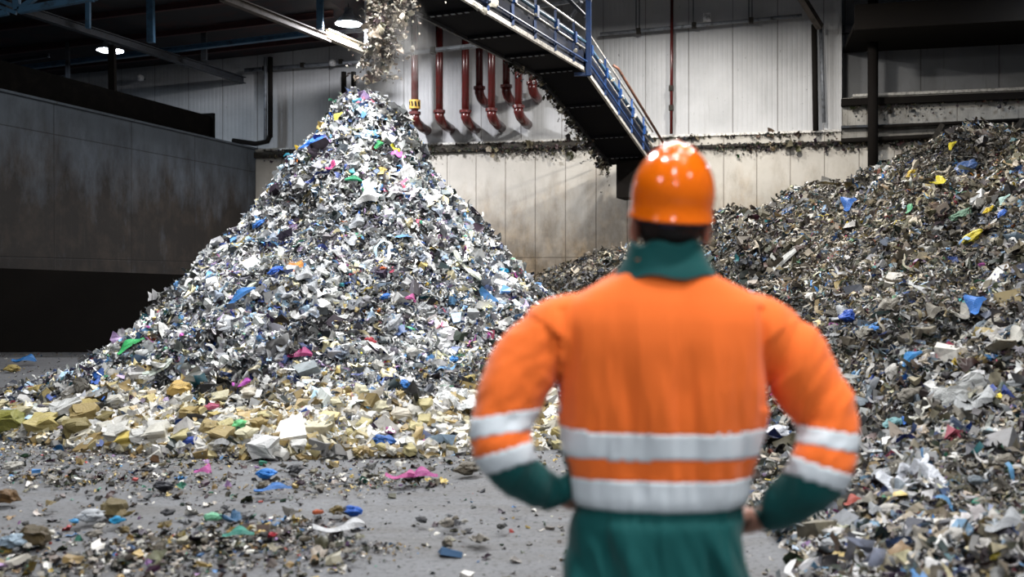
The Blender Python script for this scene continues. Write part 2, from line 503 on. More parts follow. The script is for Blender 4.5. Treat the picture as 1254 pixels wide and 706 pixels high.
# ------------------------------------------------------------------ scrap templates
def t_sheet(r, nx=5, ny=4, amp=.2):
    u, v = np.meshgrid(np.linspace(-.5, .5, nx), np.linspace(-.5, .5, ny), indexing='ij')
    p = np.stack([u, v, np.zeros_like(u)], -1) + r.normal(0, .05, (nx, ny, 3))
    p[..., 1] *= .55 + .9 * np.abs(np.sin(u * 2.2 + r.uniform(0, 3)))
    p[..., 2] += r.normal(0, amp * .55, (nx, ny)) + amp * np.sin(u * r.uniform(2, 7) + v * r.uniform(-6, 6) + r.uniform(0, 6))
    I = np.arange(nx * ny).reshape(nx, ny)
    f = np.stack([I[:-1, :-1], I[1:, :-1], I[1:, 1:], I[:-1, 1:]], -1).reshape(-1, 4)
    return p.reshape(-1, 3), f
def t_ribbon(r, n=9):
    t = np.linspace(-.5, .5, n); a = r.uniform(0, 6); tw = np.cumsum(r.normal(0, .5, n))
    c = np.stack([t, .16 * np.sin(t * r.uniform(4, 14) + a), .16 * np.sin(t * r.uniform(4, 14) + a + 1)], -1)
    wd = .10 * (1 + .5 * r.random(n))
    d = np.stack([np.zeros(n), np.cos(tw), np.sin(tw)], -1) * wd[:, None]
    p = np.concatenate([c - d, c + d]); f = np.array([(i, i + 1, n + i + 1, n + i) for i in range(n - 1)])
    return p, f
def t_chunk(r):
    p = np.array([(a, b, c) for a in (-.5, .5) for b in (-.5, .5) for c in (-.5, .5)], float) + r.normal(0, .11, (8, 3))
    p *= (1, .75, .55)
    return p, np.array([(0, 1, 3, 2), (4, 6, 7, 5), (0, 4, 5, 1), (2, 3, 7, 6), (0, 2, 6, 4), (1, 5, 7, 3)])
tr = np.random.default_rng(11)
TPL = [t_sheet(tr, 6, 5, .30) for _ in range(10)] + [t_sheet(tr, 3, 3, .3) for _ in range(6)] + [t_ribbon(tr) for _ in range(10)] + [t_chunk(tr) for _ in range(6)]
TK = np.array([0] * 16 + [1] * 10 + [2] * 6)

def frames(n, tilt, r, along=None):
    """random frames whose z is near the surface normal; x near a given direction"""
    nn = n + r.normal(0, 1, n.shape) * tilt[:, None]
    nn /= np.linalg.norm(nn, axis=1, keepdims=True)
    a = r.normal(0, 1, n.shape)
    if along is not None: a = a * .55 + along
    x = a - nn * (a * nn).sum(1, keepdims=True); x /= np.linalg.norm(x, axis=1, keepdims=True)
    y = np.cross(nn, x)
    return np.stack([x, y, nn], -1)

def scatter_mesh(name, pos, Rm, size, kindidx, col, base=None):
    VV = []; FF = []; CC = []; SM = []; off = 0
    if base is not None:
        VV.append(base[0]); FF.append(base[1]); CC.append(base[2]); SM.append(np.ones(len(base[1]), bool)); off = len(base[0])
    for k, (tv, tf) in enumerate(TPL):
        s = np.nonzero(kindidx == k)[0]
        if not len(s): continue
        v = np.einsum('nij,nkj->nki', Rm[s], tv[None] * size[s][:, None, :]) + pos[s][:, None, :]
        f = tf[None] + (np.arange(len(s)) * len(tv))[:, None, None] + off
        VV.append(v.reshape(-1, 3)); FF.append(f.reshape(-1, 4)); CC.append(np.repeat(col[s], len(tv), 0)); SM.append(np.full(len(s) * len(tf), k < 10 or 16 <= k < 26)); off += v.shape[0] * v.shape[1]
    V = np.concatenate(VV); Fq = np.concatenate(FF); Cc = np.concatenate(CC)
    me = bpy.data.meshes.new(name)
    me.vertices.add(len(V)); me.vertices.foreach_set('co', V.astype(np.float32).ravel())
    me.loops.add(Fq.size); me.loops.foreach_set('vertex_index', Fq.astype(np.int32).ravel())
    me.polygons.add(len(Fq)); me.polygons.foreach_set('loop_start', (np.arange(len(Fq)) * 4).astype(np.int32))
    me.update(calc_edges=True); me.polygons.foreach_set('use_smooth', np.concatenate(SM))
    a = me.attributes.new('Col', 'FLOAT_COLOR', 'POINT')
    a.data.foreach_set('color', np.c_[Cc, np.ones(len(Cc))].astype(np.float32).ravel())
    o = link_mesh(name, me, M['scrap'])
    return o

def pal(spec):
    c = np.array([hexc(h) for h, wgt in spec]); wg = np.array([wgt for h, wgt in spec], float)
    return c, wg / wg.sum()
PAL_MAIN = pal([('#d9d9d6', 19), ('#bdbebc', 18), ('#97999b', 14), ('#f4f3f0', 11), ('#72757a', 11), ('#55575c', 10), ('#35373c', 9), ('#232428', 6),
                ('#d8cda6', 5), ('#c7b070', 1.2), ('#4f5f86', 3.4), ('#27468c', 2.6), ('#6ea4d8', 2.0), ('#a9c4dd', 3), ('#2f6f7c', .8), ('#59a07d', .5), ('#c0566c', .4), ('#c25cae', .25), ('#e0c040', .35), ('#d5772a', .25), ('#9c86a8', 1)])
PAL_RIGHT = pal([('#988f7d', 20), ('#756d5e', 20), ('#585146', 17), ('#b9af9c', 9), ('#3b3833', 15), ('#25231f', 11), ('#dedad0', 4.5), ('#8c7a56', 5),
                 ('#6a7583', 4), ('#31456f', 1.6), ('#3d78b8', .8), ('#87a9c4', 1.2), ('#2f6c70', .8), ('#5f8b63', .6), ('#b04f62', .3), ('#d9bd3c', .3), ('#8c5436', .7)])
def colours(P_, n, r, bright=None):
    c, wgt = P_
    i = r.choice(len(c), n, p=wgt)
    col = c[i] * r.uniform(.75, 1.15, (n, 1)) + r.normal(0, .008, (n, 3))
    if bright is not None: col = col * bright[:, None]
    return np.clip(col, .005, .93)

def pile(name, label, cat, Hf, n, xr, yr, P_, res, seed, dens, size_mul=1., chunk_zone=None, fibre=.1, dim=1.):
    r = np.random.default_rng(seed)
    xs = np.arange(xr[0], xr[1], res); ys = np.arange(yr[0], yr[1], res)
    V, Fq = grid_mesh(name, xs, ys, Hf)
    keep = (V[Fq][:, :, 2].max(1) > .0)
    Fq = Fq[keep]
    V[:, 2] = np.maximum(V[:, 2], -.02)
    bc = np.repeat(np.array([hexc('#3c3a37')]), len(V), 0) * r.uniform(.5, 1.6, (len(V), 1))
    X = []; 
    tot = 0
    while tot < n:
        m = n * 3
        x = r.uniform(*xr, m); y = r.uniform(*yr, m); h = Hf(x, y)
        ok = (h > .01) & (r.random(m) < dens(x, y, h))
        X.append(np.c_[x, y, h][ok]); tot += ok.sum()
    X = np.concatenate(X)[:n]
    nn = normals(Hf, X[:, 0], X[:, 1])
    vis = ((nn * (np.array([0, 0, EYE]) - X)).sum(1) > -1.2) | (r.random(n) < .25)
    X = X[vis]; nn = nn[vis]; n = len(X)
    down = np.c_[nn[:, 0], nn[:, 1], np.zeros(n)]; down /= np.linalg.norm(down, axis=1, keepdims=True) + 1e-6
    side = np.cross(np.repeat([[0, 0, 1.]], n, 0), down)
    k = r.random(n)
    fib = np.clip(.45 + 1.2 * fbm(X[:, 0] + 50, X[:, 1] + 50, .9, 3), .08, .8)
    kind = np.where(k < fib * .95 + fibre, r.integers(16, 26, n), np.where(k < .9, r.integers(0, 16, n), r.integers(26, 32, n)))
    L = np.exp(r.normal(np.log(.052), .55, n)) * size_mul
    L = np.clip(L * np.interp(X[:, 1], [4, 8, 14, 22], [.74, .88, 1.06, 1.15]), .015, .24)
    size = np.stack([L, L * r.uniform(.4, .9, n), L * r.uniform(.5, 1, n)], -1)
    rib = kind >= 16
    size[rib] = np.stack([L[rib] * 1.9, L[rib] * .75, L[rib] * .9], -1)
    ch = kind >= 26
    size[ch] = np.stack([L[ch] * .8] * 3, -1)
    br = np.clip(1 + 1.9 * fbm(X[:, 0] + 9, X[:, 1] + X[:, 2] * .8, 1.6, 4), .25, 1.35)
    col = colours(P_, n, r, br) * dim
    if dim < 1:      # fresher, greyer waste near the foot of the broad heap
        nearer = r.random(n) < np.interp(X[:, 1], [4, 9, 12], [.55, .35, .05])
        col[nearer] = colours(PAL_MAIN, n, r, br)[nearer] * .6
    if chunk_zone is not None:
        z = chunk_zone(X)
        s = r.random(n) < z
        kind[s] = np.where(r.random(s.sum()) < .75, r.integers(26, 32, s.sum()), r.integers(0, 16, s.sum()))
        size[s] = (np.exp(r.normal(np.log(.068), .35, s.sum())))[:, None]
        cc = np.array([hexc(q) for q in ('#e6dfcc', '#d8d0b4', '#bfb080', '#efece4', '#d8d6d2', '#b39c68', '#e9e6de', '#a89060')])
        col[s] = cc[r.integers(0, 8, s.sum())] * r.uniform(.45, .98, (s.sum(), 1))
    pos = X + nn * (r.random(n) * .06 - .012)[:, None]
    Rm = frames(nn, np.where(rib, .35, .75), r, side * .3)
    o = scatter_mesh(name, pos, Rm, size, kind, col, (V, Fq, bc))
    return tag(o, label, cat, None, 'stuff')

def dens_main(x, y, h):
    return np.clip(13.5 / np.maximum(y, 6) - .55, .12, 1) * np.clip(1.3 - (y - PC[1]) * .6, .08, 1)
def cz_main(X):
    rr = np.hypot(X[:, 0] - PC[0], X[:, 1] - PC[1])
    return np.clip((rr - 4.1 + fbm(X[:, 0], X[:, 1], 1.2, 3) * 1.0) / 1.6, 0, .40) * np.clip((PC[1] - .5 - X[:, 1]) / 2, 0, 1)
pile('waste_heap', 'tall conical heap of shredded grey-white plastic waste under the falling stream', 'waste heap', h_main, 95000, (-8.3, 2.9), (7.3, 18.6),
     PAL_MAIN, .07, 21, dens_main, 1.0, cz_main)
def dens_right(x, y, h):
    fx = np.abs(x / np.maximum(y, 1)) < .56
    return np.where(fx, np.clip((6.2 / np.maximum(y, 3)) ** 1.7, .07, 1), .02)
pile('waste_heap', 'broad sprawling heap of brownish shredded waste rising beside the back wall, behind the worker', 'waste heap', h_right, 190000, (-2.6, 11.5), (3.0, 27.4),
     PAL_RIGHT, .09, 22, dens_right, 1.05, None, .28, .80)

# ------------------------------------------------------------------ litter on the floor
def litter():
    r = np.random.default_rng(5)
    n = 90000
    D = 4.1 * (19.5 / 4.1) ** r.random(n); px = r.uniform(-30, 1000, n)
    x = (px - 627) / F * D; y = D
    py = HZ + EYE / D * F
    def band(c, w_): return np.exp(-((py - c) / w_) ** 2)
    patch = np.clip(fbm(x * .8, y * 1.6, .9, 4) * 2.2 + .15, 0, 1)
    left = np.clip((430 - px) / 300, 0, 1)
    d = .03 + .10 * patch + band(590, 9) * patch * (.9 if True else 0) + band(652, 30) * patch * .85 + band(680, 30) * left * .45 + band(566, 10) * .3 + band(540, 24) * .5 * np.clip((400 - px) / 200, .1, 1) + band(431, 5) * .5 + band(500, 30) * left * .35
    ok = (H(x, y) < .01) & (r.random(n) < d)
    x = x[ok]; y = y[ok]; n = len(x); pys = py[ok]
    L = np.clip(np.exp(r.normal(np.log(.018), .6, n)), .005, .10)
    kind = np.where(r.random(n) < .25, r.integers(16, 26, n), np.where(r.random(n) < .82, r.integers(0, 16, n), r.integers(26, 32, n)))
    size = np.stack([L, L * .8, L * .6], -1)
    lay = r.random(n) * .02 * np.clip(patch[ok] * 2, 0, 1.5)
    pos = np.stack([x, y, L * .2 + lay], -1)
    nn = np.repeat([[0, 0, 1.]], n, 0)
    c = pal([('#2b2a28', 28), ('#4a4640', 22), ('#6d675c', 14), ('#8e8779', 8), ('#b4afa4', 8), ('#dcdad2', 6), ('#7d6636', 7), ('#b59c5a', 3), ('#3d5f86', 2), ('#3a77ad', 1), ('#3f7a64', 1.3), ('#a2443f', .8), ('#8b6a94', .6)])
    o = scatter_mesh('floor_litter', pos, frames(nn, np.full(n, .35), r), size, kind, colours(c, n, r))
    tag(o, 'fine crumbs of shredded waste strewn over the grey concrete floor', 'litter', None, 'stuff')
litter()

# overhead slab added to darken the recess on the right
p0 = wp(u_box + .1, 7.55, .3)
root = empty('shade_slab', p0, 'dark overhead slab added to shade the recess above the brown heap', 'overhead slab')
mb = MB(); mb.bar(wp(u_box + .1, 7.6, .9), wp(30, 7.6, .9), 2.8, .12); mb.build('slab_plate', M['steel_black'], root)
mb = MB(); mb.bar(wp(u_box + .1, 7.75, 2.35), wp(30, 7.75, 2.35), .12, .6); mb.build('slab_edge', M['steel_black'], root)

# ------------------------------------------------------------------ the incline conveyor over the tall heap
BX, BY, BZ = 1.59, 21.0, 5.97
AD = Vector((.433, 1, 0)).normalized(); AL = Vector((-AD.y, AD.x, 0))   # along (towards the wall), to its left
SL = -.27                                                             # descent of the lower flight
def cv(t, s, z):
    """t metres along from the bend, s metres to the left of the near edge, z above the belly"""
    p = Vector((BX, BY, BZ)) + AD * t + AL * s
    p.z += z + (SL * t if t > 0 else 0)
    return p
T0, T1, WDT = -8.6, 5.3, 1.15
root = empty('conveyor', cv(0, .5, 0), 'long dark belt conveyor bridge with blue steel sides bending down towards the wall', 'conveyor')
ts = [T0, -4, -.5, 0, .5, T1]
def strip(name, s0, z0, s1, z1, mat, th=.03, tt=ts):
    mb = MB(); rings = []
    d = Vector((0, 0, th)) if abs(s1 - s0) > abs(z1 - z0) else AL * th
    for t in tt:
        a, b = cv(t, s0, z0), cv(t, s1, z1); rings.append([a, b, b + d, a + d])
    mb.loft(rings); return mb.build(name, mat, root)
bel = strip('belly_plate', .06, 0, WDT - .06, 0, M['belly'])
strip('side_plate', 0, .02, 0, .34, M['steel_navy'])
strip('side_plate', WDT, .02, WDT, .34, M['steel_navy'])
strip('hood', .10, .30, .10, .72, M['steel_navy'])
strip('belt', .12, .26, WDT - .12, .26, M['black_matt'])
for s in (.02, WDT - .02):
    mb = MB()
    mb.loft([[cv(t, s - .03, -.05), cv(t, s + .03, -.05), cv(t, s + .03, .03), cv(t, s - .03, .03)] for t in ts])
    mb.build('stringer', M['rail'] if s < .5 else M['steel_dark'], root)
for s, z, r_ in ((-.02, .82, .022), (-.02, .56, .035), (-.02, .42, .018), (WDT, .82, .022), (WDT, .56, .022)):
    mb = MB(); mb.tube([cv(t, s, z) for t in ts], r_, 8)
    mb.build('handrail', M['steel_lblue'] if r_ > .03 else M['rail'], root, smooth=True)
mb = MB(); mb.tube([cv(t, -.06, .14) for t in ts], .02, 6); mb.build('cable_tube', M['steel_blue'], root)
for t in np.arange(T0 + .4, T1, 1.05):
    mb = MB(); mb.bar(cv(t, -.02, 0), cv(t, -.02, .84), .05, .05); mb.box(cv(t, -.05, .5), (.07, .10, .22), -.4)
    mb.build('rail_post', M['steel_blue'], root)
for t in np.arange(T0 + .4, T1, 2.1):
    mb = MB(); mb.bar(cv(t, WDT, 0), cv(t, WDT, .84), .05, .05)
    mb.build('rail_post', M['steel_blue'], root)
for t in [-7, -5.3, -3.6, -1.9, -.3, 1.6, 3.4, 4.7]:
    mb = MB()
    mb.bar(cv(t, .1, -.03), cv(t, WDT - .1, -.03), .09, .06)
    o = mb.build('cross_member', M['belly'], root)
    mb = MB()
    for k in range(6): mb.box(cv(t, .25 + k * .13, -.067), (.07, .05, .01), -.4)
    mb.build('slot_row', M['steel_grey'], o)
mb = MB(); mb.box(cv(5.25, .45, -.45), (.8, .8, 1.0), -.4); mb.build('tail_box', M['steel_black'], root, bevel=.02)
mb = MB(); mb.tube([cv(T0, -.02, .12), cv(T0, WDT + .02, .12)], .22, 20); mb.build('head_pulley', M['steel_dark'], root, smooth=True)
mb = MB(); mb.bar(cv(T0 - .1, WDT / 2, .55), cv(T0 + .5, WDT / 2, .55), WDT, .5); mb.build('head_chute', M['steel_grey'], root)
# support hanger (blue post through the bend) and its braces up to the roof
root = empty('steel_hanger', cv(0, -.1, -.1), 'blue painted steel post holding the conveyor at its bend', 'support post')
mb = MB(); mb.bar(P(720.5, 93, 20.9), P(720.5, -60, 20.9), .12, .12); mb.build('post', M['steel_blue'], root, bevel=.01)
mb = MB(); mb.bar(P(703, 91, 20.9), P(722, 91, 20.9), .08, .07); mb.build('foot_bracket', M['steel_blue'], root)
for q in (((695, -2, 21.3), (717, 20, 21)), ((712, 2, 21.6), (697, 26, 22.0))):
    mb = MB(); mb.bar(P(*q[0]), P(*q[1]), .07, .07); mb.build('brace', M['steel_dark'], root)
mb = MB(); mb.bar(P(660, 8, 23), P(735, -4, 22.4), .05, .08); mb.build('tie_rail', M['steel_grey'], root)
# slanted brown conduit right of the lower flight
mb = MB(); mb.tube([P(751, 80, 24.5), P(757, 84, 24.6), P(813, 176, 26.2)], .035, 8)
tag(mb.build('conduit', M['rust'], None, True), 'slanting brown conduit running down beside the conveyor railing', 'conduit')
# film and rags caught on the railing
r = random.Random(4)
def rag_mesh(seed, n=2, amp=.35, stretch=(1, .7, .5)):
    bm = bmesh.new(); bmesh.ops.create_icosphere(bm, subdivisions=n, radius=.5)
    for v in bm.verts:
        q = v.co * 2.2 + Vector((seed * 3.1, seed * 1.7, 0))
        nz = mnoise.noise(q) * amp + mnoise.noise(q * 3.1) * amp * .55
        v.co = Vector((v.co.x * stretch[0], v.co.y * stretch[1], v.co.z * stretch[2])) * (1 + nz * 1.6)
    me = bpy.data.meshes.new('rag'); bm.to_mesh(me); bm.free(); return me
RAGS = [rag_mesh(i, 2) for i in range(5)]
def place_obj(name, me, col, loc, Rm, size, label, cat, group=None, rough=.5):
    m = me.copy(); m.materials.clear(); m.materials.append(scrap_col(col, rough))
    o = bpy.data.objects.new(name, m); C.objects.link(o)
    o.matrix_world = Matrix.LocRotScale(Vector(loc), Rm, Vector(size))
    return tag(o, label, cat, group)
proto_cling = {}
for i, (px, py, s) in enumerate([(584, 8, .28), (594, 14, .22), (605, 3, .3), (657, 18, .12), (683, 34, .12), (706, 62, .16), (737, 75, .22), (752, 98, .2), (764, 119, .2), (779, 142, .26), (796, 164, .18), (748, 88, .12), (771, 130, .14)]):
    t = next((t for t in np.arange(T0, T1, .05) if abs((lambda q: q.x / q.y * F + 627)(cv(t, -.08, .4)) - px) < 2.5), 0)
    q = cv(t, -.09, .4); q.z = EYE + (HZ - py) / F * q.y
    me = RAGS[i % 5]
    Rm = Matrix.Rotation(r.uniform(0, 6), 3, 'Z') @ Matrix.Rotation(r.uniform(-1, 1), 3, 'X')
    place_obj('plastic_rag', me, hexc('#d9d3c4') if i % 3 else hexc('#b6b2a8'), q, Rm, (s * .6, s * .4, s * 1.1), 'pale plastic rag caught on the conveyor railing', 'plastic rag', 'rags caught on the conveyor railing')

# ------------------------------------------------------------------ dark red pipes on the wall
def wall_pipe(px, py1, off, label, hero=False):
    root = empty('riser_pipe', wpp(px, py1, off), label, 'pipe', 'dark red riser pipes on the back wall')
    u, zb = wl(px, py1 - 10, off); 
    mb = MB(); mb.tube([wp(u, 9.0, off), wp(u, zb, off)], .105, 16); mb.build('pipe', M['rust_pipe'], root, True)
    mb = MB(); mb.tube([wp(u, zb + .02, off), wp(u, zb - .1, off), wp(u + .02, zb - .22, off * .85), wp(u + .05, zb - .30, off * .5), wp(u + .05, zb - .32, .0)], .135, 14)
    mb.build('elbow', M['rust_pipe'], root, True)
    for z in (zb + .03,):
        mb = MB(); mb.tube([wp(u, z + .04, off), wp(u, z - .04, off)], .17, 16); mb.build('flange', M['rust_pipe'], root)
    if hero:
        mb = MB(); zz = wl(px, 128, off)[1]; mb.tube([wp(u, zz + .12, off), wp(u, zz - .12, off)], .16, 16); o = mb.build('sleeve', M['yellow'], root)
        mb = MB()
        for a in (-.8, -.2, .4, 1.0):
            d = WD * math.sin(a) + WN * math.cos(a); c = wp(u, zz, off) + d * .162
            mb.bar(c - Vector((0, 0, .07)) + WD * .02, c + Vector((0, 0, .07)), .05, .012, up=tuple(d))
        mb.build('warning_marks', M['steel_black'], o)
for i, (px, py1, off, hero) in enumerate([(508, 150, .95, True), (538, 148, .95, False), (570, 148, .95, False), (602, 146, .95, False), (635, 142, .95, False), (587, 119, .5, False), (620, 117, .5, False), (652, 113, .5, False)]):
    lab = ['dark red riser pipe with a yellow and black warning sleeve, nearest the tall heap', 'dark red riser pipe, second of the long row counted from the tall heap', 'dark red riser pipe, third of the long row counted from the tall heap',
           'dark red riser pipe, fourth of the long row counted from the tall heap', 'dark red riser pipe, last of the long row, near the conveyor bend',
           'short dark red riser pipe between the third and fourth long ones', 'short dark red riser pipe between the fourth and fifth long ones', 'short dark red riser pipe ending behind the conveyor belly'][i]
    wall_pipe(px, py1, off, lab, hero)

def pipe_thing(name, pts, r_, mat, label, cat='pipe', clamps=()):
    mb = MB(); mb.tube(pts, r_, 10)
    if not clamps:
        return tag(mb.build(name, mat, None, True), label, cat)
    root = empty(name, pts[0], label, cat)
    mb.build('tube', mat, root, True)
    for c in clamps:
        mb = MB(); mb.box(c, (.12, .16, .14), WROT); mb.build('clamp', M['grime'], root)
    return root
pipe_thing('service_pipe', [P(470, 69, 22.6), P(500, 65, 22.3), P(610, 53, 21.6)], .055, M['steel_grey'], 'grey horizontal service pipe crossing in front of the red riser pipes', clamps=[P(531, 62, 22.1)])
def wline(name, a, b, off, r_, mat, label, cat='pipe', cl=()):
    return pipe_thing(name, [wpp(*a, off), wpp(*b, off)], r_, mat, label, cat, [wpp(*c, off) for c in cl])
wline('drop_pipe', (823, -20), (822, 164), .3, .045, M['rust_pipe'], 'thin dark red drop pipe down the pale wall above the helmet', cl=((822, 108), (822, 132)))
wline('conduit', (300, 86), (483, 72), .15, .06, M['steel_grey'], 'grey conduit high on the wall behind the falling stream', 'conduit', ((325, 84), (371, 80), (418, 76)))
wline('conduit', (735, 42), (982, 19), .2, .05, M['steel_grey'], 'grey conduit high on the pale wall above the helmet', 'conduit', ((782, 38), (850, 31), (920, 25)))
for i, (px, ) in enumerate([(779,), (783,), (849,), (917,), (921,)]):
    py = 42 - (px - 735) * .093
    wline('hanger_rod', (px, -25), (px, py), .2, .015, M['steel_dark'], 'thin dark hanger rod holding the high wall conduit', 'rod')['group'] = 'rods above the wall conduit'
jb = wall_box('junction_box', M['white_box'], wl(866, 20)[0] - .1, wl(866, 20)[0] + .1, wl(866, 27)[1], wl(866, 18)[1], .02, .2, None)
tag(jb, 'small white junction box on the conduit high on the wall', 'junction box')
for a, off, lab in (((331, 70, 331, 168), .3, 'black vertical pipe on the wall behind the grimy left partition'), ((325, 70, 325, 172), .3, 'thin grey vertical pipe beside the black one near the partition'),
                    ((997, 30, 999, 160), .35, 'black vertical pipe near the corner of the pale panel wall'), ((1069, -30, 1069, 226), .5, 'thick black vertical pipe in the dark recess above the brown heap'),
                    ((421, 88, 421, 130), .3, 'dark vertical pipe on the wall left of the falling stream'), ((433, 88, 433, 130), .3, 'dark vertical pipe on the wall right behind the falling stream')):
    thick = .13 if 'thick' in lab else (.05 if 'thin' in lab else .075)
    wline('drain_pipe', (a[0], a[1]), (a[2], a[3]), off, thick, M['steel_grey'] if 'grey' in lab else M['steel_black'], lab)
pipe_thing('drain_pipe', [wpp(331, 165, .3), wpp(328, 173, .3), wpp(313, 176, .3), wpp(285, 172, .35)], .075, M['steel_black'], 'black pipe elbow turning along the top of the grimy partition')
# two dark conduits running level across the right part
pipe_thing('conduit', [wpp(1030, 172, .22), wpp(1262, 161, .22)], .06, M['steel_black'], 'black level conduit just above the crest of the brown heap', 'conduit')
pipe_thing('conduit', [wpp(1075, 155, .2), wpp(1262, 146, .2)], .045, M['steel_black'], 'black level conduit across the blotched concrete band', 'conduit')
for i, (px, y0, y1) in enumerate([(1146, 152, 172), (1244, 146, 166)]):
    mb = MB(); mb.bar(wpp(px + 8, y0, .22), wpp(px - 4, y1, .22), .12, .12)
    tag(mb.build('pipe_bracket', M['grime'], None), 'grime-caked bracket between the black conduits, ' + ('left one' if i == 0 else 'right one'), 'bracket')
mb = MB(); mb.bar(wpp(976, -12, 1.6), wpp(1004, 33, .4), .16, .16)
tag(mb.build('strut', M['rust_dull'], None), 'brown slanting roof strut meeting the wall above the pale panels', 'strut')
mb = MB(); mb.tube([wpp(1005, 33, .1), wpp(1009, 150, .1)], .05, 8)
tag(mb.build('drop_pipe', M['steel_grey'], None, True), 'thin grey drop pipe in the strip beside the black corner pipe', 'pipe')

# grime hanging from the ledges
def grime():
    r = np.random.default_rng(9)
    n = 16000
    u = r.uniform(.3, 29, n); line = r.integers(0, 3, n)
    dn = np.clip(fbm(u * 1.3, line * 9., 1., 4) + .55, .15, 1.2)
    keep = r.random(n) < dn; u = u[keep]; line = line[keep]; dn = dn[keep]; n = len(u)
    z = np.where(line < 2, np.where(u < wl(745, 180)[0], 5.20, 5.08) + r.exponential(.02, n) - r.exponential(.09, n) * dn, 5.36 - r.exponential(.03, n)); off = np.where(line < 2, r.uniform(.02, .2, n), .04)
    right = (u > u_box) & (line == 2)
    z = np.where(right, 6.05 - r.exponential(.12, n), z); off = np.where(right, .12, off)
    pos = np.stack([WB.x + WD.x * u + WN.x * off, WB.y + WD.y * u + WN.y * off, z], -1)
    nn = np.repeat([[WN.x, WN.y, .3]], n, 0)
    L = np.exp(r.normal(np.log(.032), .5, n)); kind = r.integers(10, 26, n)
    c = pal([('#1d1a16', 50), ('#37322a', 25), ('#5c5445', 12), ('#857b66', 5)])
    along = np.repeat([[0, 0, 1.]], n, 0)
    o = scatter_mesh('ledge_grime', pos, frames(nn, np.full(n, .5), r, along * 1.2), np.stack([L * 1.3, L, L], -1), kind, colours(c, n, r))
    tag(o, 'black shredded grime caked along the ledges of the back wall', 'grime', None, 'stuff')
grime()
def conveyor_grime():
    r = np.random.default_rng(19); n = 1800
    t = r.uniform(-1.5, T1, n); s = WDT + .03 + r.normal(0, .03, n); zz = -r.exponential(.07, n) * (1 + (t > 2) * 1.1) + .08
    P3 = np.array([tuple(cv(a, b, c)) for a, b, c in zip(t, s, zz)])
    nn = np.repeat([[-.9, -.3, .2]], n, 0); L = np.exp(r.normal(np.log(.045), .5, n))
    o = scatter_mesh('conveyor_grime', P3, frames(nn, np.full(n, .6), r, np.repeat([[0, 0, 1.]], n, 0)), np.stack([L * 1.4, L, L], -1), r.integers(0, 26, n),
                     colours(pal([('#24211c', 45), ('#4a453b', 25), ('#8c8470', 12), ('#c4baa2', 6)]), n, r))
    tag(o, 'ragged grime and film hanging off the far edge of the conveyor', 'grime', None, 'stuff')
conveyor_grime()

# ------------------------------------------------------------------ dark duct lying on the partition, roof steel
mb = MB()
a, b = lp(-2, 5.45, -.6), lp(16.6, 5.45, -.6)
root = empty('trunking', a, 'long black steel trunking lying along the top of the grimy left partition', 'trunking')
mb = MB(); mb.bar(a + Vector((0, 0, .36)), b + Vector((0, 0, .36)), .8, .62); mb.build('box_section', M['black_matt'], root)
mb = MB(); mb.bar(b + Vector((0, 0, .36)), b + LD * .1 + Vector((0, 0, .36)), 1.0, .78); mb.build('end_flange', M['black_matt'], root)

steel = [
 ('roof_beam', (7, 5, 21.9), (300, 99, 30.1), .18, .2, 'steel_dark', 'long dark roof beam slanting down above the left partition'),
 ('roof_beam', (272, -4, 21.2), (402, 47, 25.1), .16, .18, 'rust_dull', 'grey-brown roof beam slanting in from the top towards the lamp'),
 ('roof_beam', (399, 41, 25.0), (452, 63, 26.6), .2, .24, 'beam_lit', 'roof beam end coloured paler for the lamplight on it, beneath the lit lamp'),
 ('roof_beam', (20, 84, 29.2), (395, 39, 25.2), .16, .13, 'steel_lblue', 'pale blue level beam crossing behind the slanting roof beams'),
 ('roof_beam', (400, 41, 26.4), (452, 36, 26.2), .1, .1, 'steel_grey', 'short grey level beam just under the lamp by the falling stream'),
 ('roof_beam', (-40, 82, 27), (60, 68, 26.3), .1, .1, 'steel_dark', 'thin dark level beam at the picture edge above the partition'),
 ('roof_post', (137, 56, 25.2), (138, 118, 25.2), .16, .16, 'steel_black', 'black post standing in front of the lamp over the partition'),
 ('roof_post', (184, -6, 24.0), (185, 52, 24.0), .16, .16, 'steel_lblue', 'blue-grey roof post between the two lamps, wider one'),
 ('roof_post', (250, 10, 27.0), (250, 74, 27.0), .14, .14, 'steel_dark', 'dark thin roof post hanging left of the grey slanting beam'),
 ('roof_post', (392, -4, 24.6), (392, 36, 24.6), .16, .16, 'steel_lblue', 'blue-grey roof post just left of the lit lamp'),
 ('roof_post', (449, -4, 25.0), (449, 60, 25.6), .1, .1, 'steel_grey', 'thin grey roof post beside the falling stream'),
 ('roof_post', (83, 40, 27.5), (83, 96, 27.5), .1, .1, 'steel_dark', 'thin dark roof post behind the blue truss corner'),
 ('roof_post', (108, -3, 21.0), (108, 35, 21.0), .09, .09, 'steel_lblue', 'thin pale blue hanger post under the blue truss'),
]
for nm, a, b, wd, ht, mt, lab in steel:
    mb = MB()
    if 'post' in nm: mb.bar(P(*a), P(*b), wd, ht, up=(0, 1, 0))
    else: mb.ibeam(P(*a), P(*b), wd, ht)
    tag(mb.build(nm, M[mt], None), lab, 'steel beam' if 'beam' in nm else 'steel post')
root = empty('roof_truss', P(23, 12, 19.5), 'pale blue lattice truss corner high in the dark roof', 'truss')
for nm, a, b, wd in [('chord', (23, 13), (118, -4), .12), ('chord', (-12, 19), (10, 15), .1), ('vertical_strut', (20, -6), (21, 12), .12), ('diagonal_strut', (26, 10), (46, -5), .09), ('diagonal_strut', (-12, -4), (18, 8), .07), ('diagonal_strut', (-12, 4), (20, 16), .07), ('vertical_strut', (112, -6), (112, 2), .09)]:
    mb = MB(); mb.bar(P(*a, 19.5), P(*b, 19.5), wd, wd); mb.build(nm, M['steel_lblue'], root)
